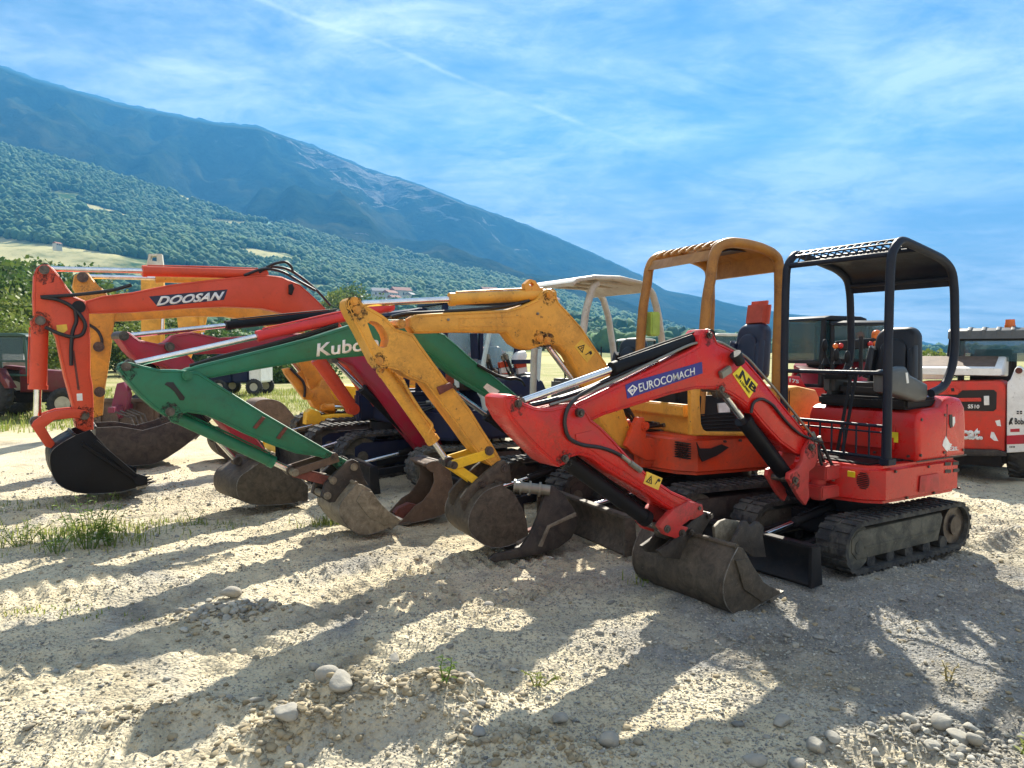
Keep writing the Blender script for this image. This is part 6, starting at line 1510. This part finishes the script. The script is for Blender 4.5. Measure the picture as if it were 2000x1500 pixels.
MB().cyl((.75, c[0], zt + .04), (.75, c[0], zt + .07), .06, n=14).cyl((.75, c[0], zt + .07), (.75, c[0], zt + .14), .055, .05, 16).build('beacon', AMBER, root, f, 50)
# lift arm towers, right one carries the lettering
def tower(s):
    m = MB()
    if s < 0:
        poly = fx(ZE((968, 600), (972, 545), (1000, 520), (1040, 425), (1062, 400), (1100, 420), (1200, 470), (1250, 520), (1250, 1160), (1130, 1185), (965, 1195)), -.02)
    else:
        poly = fx(ZE((180, 410), (290, 405), (310, 430), (450, 480), (440, 520), (150, 520), (140, 1150), (60, 1150), (60, 480)), .1)
    m.face(poly, -.02 if s < 0 else .1, .42, .02)
    return m.build('lift_arm', WHITE, root, f, 40)
ta = tower(-1); tower(1)
q = lambda a: [Vector((-.026, p[0], p[1])) for p in fx(a, -.026)]
text_quad('lettering', 'Bobcat', q(ZE((1040, 932), (1180, 936), (1180, 880), (1040, 874))), INK, ta, f, .02)
MB().face(fx(ZE((985, 920), (1000, 880), (1018, 868), (1026, 880), (1012, 905), (1024, 935), (1008, 925), (990, 940)), -.02), -.026, -.018, 0).build('cat_emblem', INK, ta, f, 0)
MB().face(fx(ZE((966, 1035), (1250, 1020), (1250, 1105), (966, 1115)), -.02), -.025, -.018, 0).face(fx(ZE((1000, 975), (1085, 970), (1085, 1000), (1000, 1002)), -.02), -.025, -.018, 0).build('red_stripe', paint('stripe red', (.45, .01, .03)), ta, f, 0)
m = MB()
for dx, dy in ((0, 0), (30, 0), (0, 18), (30, 18)): m.face(fx(ZE((1058 + dx, 808 + dy), (1078 + dx, 808 + dy), (1078 + dx, 820 + dy), (1058 + dx, 820 + dy)), -.02), -.0245, -.018, 0)
for dx in (0, 14, 28, 40): m.face(fx(ZE((993 + dx, 1132), (1001 + dx, 1132), (1001 + dx, 1146), (993 + dx, 1146)), -.02), -.0245, -.018, 0)
m.build('small_print', INK, ta, f, 0)
MB().cyl((.0, fx(ZE((1080, 440)))[0][0], fx(ZE((1080, 440)))[0][1]), (-.05, fx(ZE((1080, 440)))[0][0], fx(ZE((1080, 440)))[0][1]), .035, n=16).build('pivot_pin', RUST, ta, f)
for x in (.42, 1.55):
    for y in (.68, -.68): wheel(root, f, x, y, .37, .26, WHITE)
# ------------------------------------------------------------------ light, sky, air
SUN_EL = R(37.5); SUN_AZ = R(7)      # azimuth measured from straight ahead (+y) to the right
sv = Vector((math.sin(SUN_AZ) * math.cos(SUN_EL), math.cos(SUN_AZ) * math.cos(SUN_EL), math.sin(SUN_EL)))
sd = bpy.data.lights.new('sun', 'SUN'); so = bpy.data.objects.new('sun', sd); COL.objects.link(so)
sd.energy = 5.0; sd.angle = R(.6); sd.color = (1, .93, .80)
so.rotation_euler = sv.to_track_quat('Z', 'Y').to_euler()

w = bpy.data.worlds.new('World'); S.world = w; w.use_nodes = True; nt = w.node_tree
bg = nt.nodes['Background']; bg.inputs['Strength'].default_value = .075
sky = nt.nodes.new('ShaderNodeTexSky'); sky.sky_type = 'NISHITA'; sky.sun_disc = False; sky.sun_elevation = SUN_EL; sky.sun_rotation = SUN_AZ
sky.air_density = 1.0; sky.dust_density = .4; sky.ozone_density = 3.0
tc = nt.nodes.new('ShaderNodeTexCoord'); dirv = tc.outputs['Generated']
sx = nt.nodes.new('ShaderNodeSeparateXYZ'); nt.links.new(dirv, sx.inputs[0])
den = math_(nt, 'MAXIMUM', math_(nt, 'ADD', sx.outputs[2], .12), .05)
cb = nt.nodes.new('ShaderNodeCombineXYZ'); nt.links.new(math_(nt, 'DIVIDE', sx.outputs[0], den), cb.inputs[0]); nt.links.new(math_(nt, 'DIVIDE', sx.outputs[1], den), cb.inputs[1])
mp = nt.nodes.new('ShaderNodeMapping'); mp.inputs['Rotation'].default_value = (0, 0, R(-55)); mp.inputs['Scale'].default_value = (1.0, 1.45, 1); nt.links.new(cb.outputs[0], mp.inputs[0])
big = ramp(nt, noise(nt, 1.15, 5, .58, cb.outputs[0], .4), .33, .58)
fine = ramp(nt, noise(nt, 1.9, 12, .70, mp.outputs[0], .7), .30, .66)
wisp = ramp(nt, noise(nt, 5.5, 8, .7, mp.outputs[0], .8), .40, .80)
cl = math_(nt, 'ADD', math_(nt, 'MULTIPLY', big, math_(nt, 'ADD', math_(nt, 'MULTIPLY', fine, .85), .10)), math_(nt, 'MULTIPLY', math_(nt, 'MULTIPLY', wisp, big), .45))
# one contrail: a thin band along a great circle
def d2(px, py): return ray(px, py).normalized()
a, b_ = d2(500, 0), d2(1170, 255); nrm = a.cross(b_).normalized(); mid = (a + b_).normalized()
vd = nt.nodes.new('ShaderNodeVectorMath'); vd.operation = 'DOT_PRODUCT'; nt.links.new(dirv, vd.inputs[0]); vd.inputs[1].default_value = nrm
off = math_(nt, 'ADD', vd.outputs['Value'], math_(nt, 'MULTIPLY', math_(nt, 'SUBTRACT', noise(nt, 6, 3, .5, dirv), .5), .022))
wd = math_(nt, 'ABSOLUTE', off); band = ramp(nt, wd,   .0006, .0026, (1, 1, 1, 1), (0, 0, 0, 1))
vm = nt.nodes.new('ShaderNodeVectorMath'); vm.operation = 'DOT_PRODUCT'; nt.links.new(dirv, vm.inputs[0]); vm.inputs[1].default_value = mid
rng = ramp(nt, vm.outputs['Value'], .955, .975)
trail = math_(nt, 'MULTIPLY', math_(nt, 'MULTIPLY', band, rng), math_(nt, 'ADD', math_(nt, 'MULTIPLY', noise(nt, 25, 4, .6, dirv), 1.1), -.30))
cl = math_(nt, 'MINIMUM', math_(nt, 'ADD', cl, trail), 1.0)
tint = mixc(nt, 1.0, sky.outputs[0], (.030, .052, .098), 'MULTIPLY')
cloudc = nt.nodes.new('ShaderNodeRGB'); cloudc.outputs[0].default_value = (5.6, 5.4, 5.1, 1)
col = mixc(nt, math_(nt, 'MULTIPLY', cl, .85), tint, cloudc.outputs[0])
# the sky pales into thin veil cloud towards the horizon
lowv = nt.nodes.new('ShaderNodeMapRange'); lowv.interpolation_type = 'SMOOTHSTEP'; lowv.inputs[1].default_value = .34; lowv.inputs[2].default_value = .0; nt.links.new(sx.outputs[2], lowv.inputs[0])
col = mixc(nt, math_(nt, 'MULTIPLY', lowv.outputs[0], math_(nt, 'ADD', math_(nt, 'MULTIPLY', fine, .4), .28)), col, (5.2, 5.3, 5.4))
# added fill light: unseen bright cloud behind the camera lifts the shaded sides
back = nt.nodes.new('ShaderNodeMapRange'); back.interpolation_type = 'SMOOTHSTEP'; back.inputs[1].default_value = .25; back.inputs[2].default_value = -.35; nt.links.new(sx.outputs[1], back.inputs[0])
back_fill = math_(nt, 'MULTIPLY', back.outputs[0], math_(nt, 'ADD', math_(nt, 'MULTIPLY', fine, .4), .6))
col = mixc(nt, back_fill, col, (3.6, 3.5, 3.4))
nt.links.new(col, bg.inputs['Color'])

hz = MB().box(-7200, 6200, -900, 4600, -6.0, 1330, 0); m = bpy.data.materials.new('haze air'); m.use_nodes = True; nt = m.node_tree
nt.nodes.remove(nt.nodes['Principled BSDF']); pv = nt.nodes.new('ShaderNodeVolumePrincipled'); pv.inputs['Density'].default_value = .00034; pv.inputs['Color'].default_value = (.06, .27, .60, 1); pv.inputs['Anisotropy'].default_value = .2
nt.links.new(pv.outputs[0], nt.nodes['Material Output'].inputs['Volume'])
ho = hz.build('haze', m, None, None, 0); ho['kind'] = 'stuff'; ho.display_type = 'WIRE'

S.view_settings.view_transform = 'Standard'; S.view_settings.look = 'None'; S.view_settings.gamma = 1; S.view_settings.exposure = 2.25
S.cycles.max_bounces = 6; S.cycles.volume_bounces = 0; S.cycles.transparent_max_bounces = 12; S.cycles.use_denoising = True
S.cycles.sample_clamp_indirect = 8
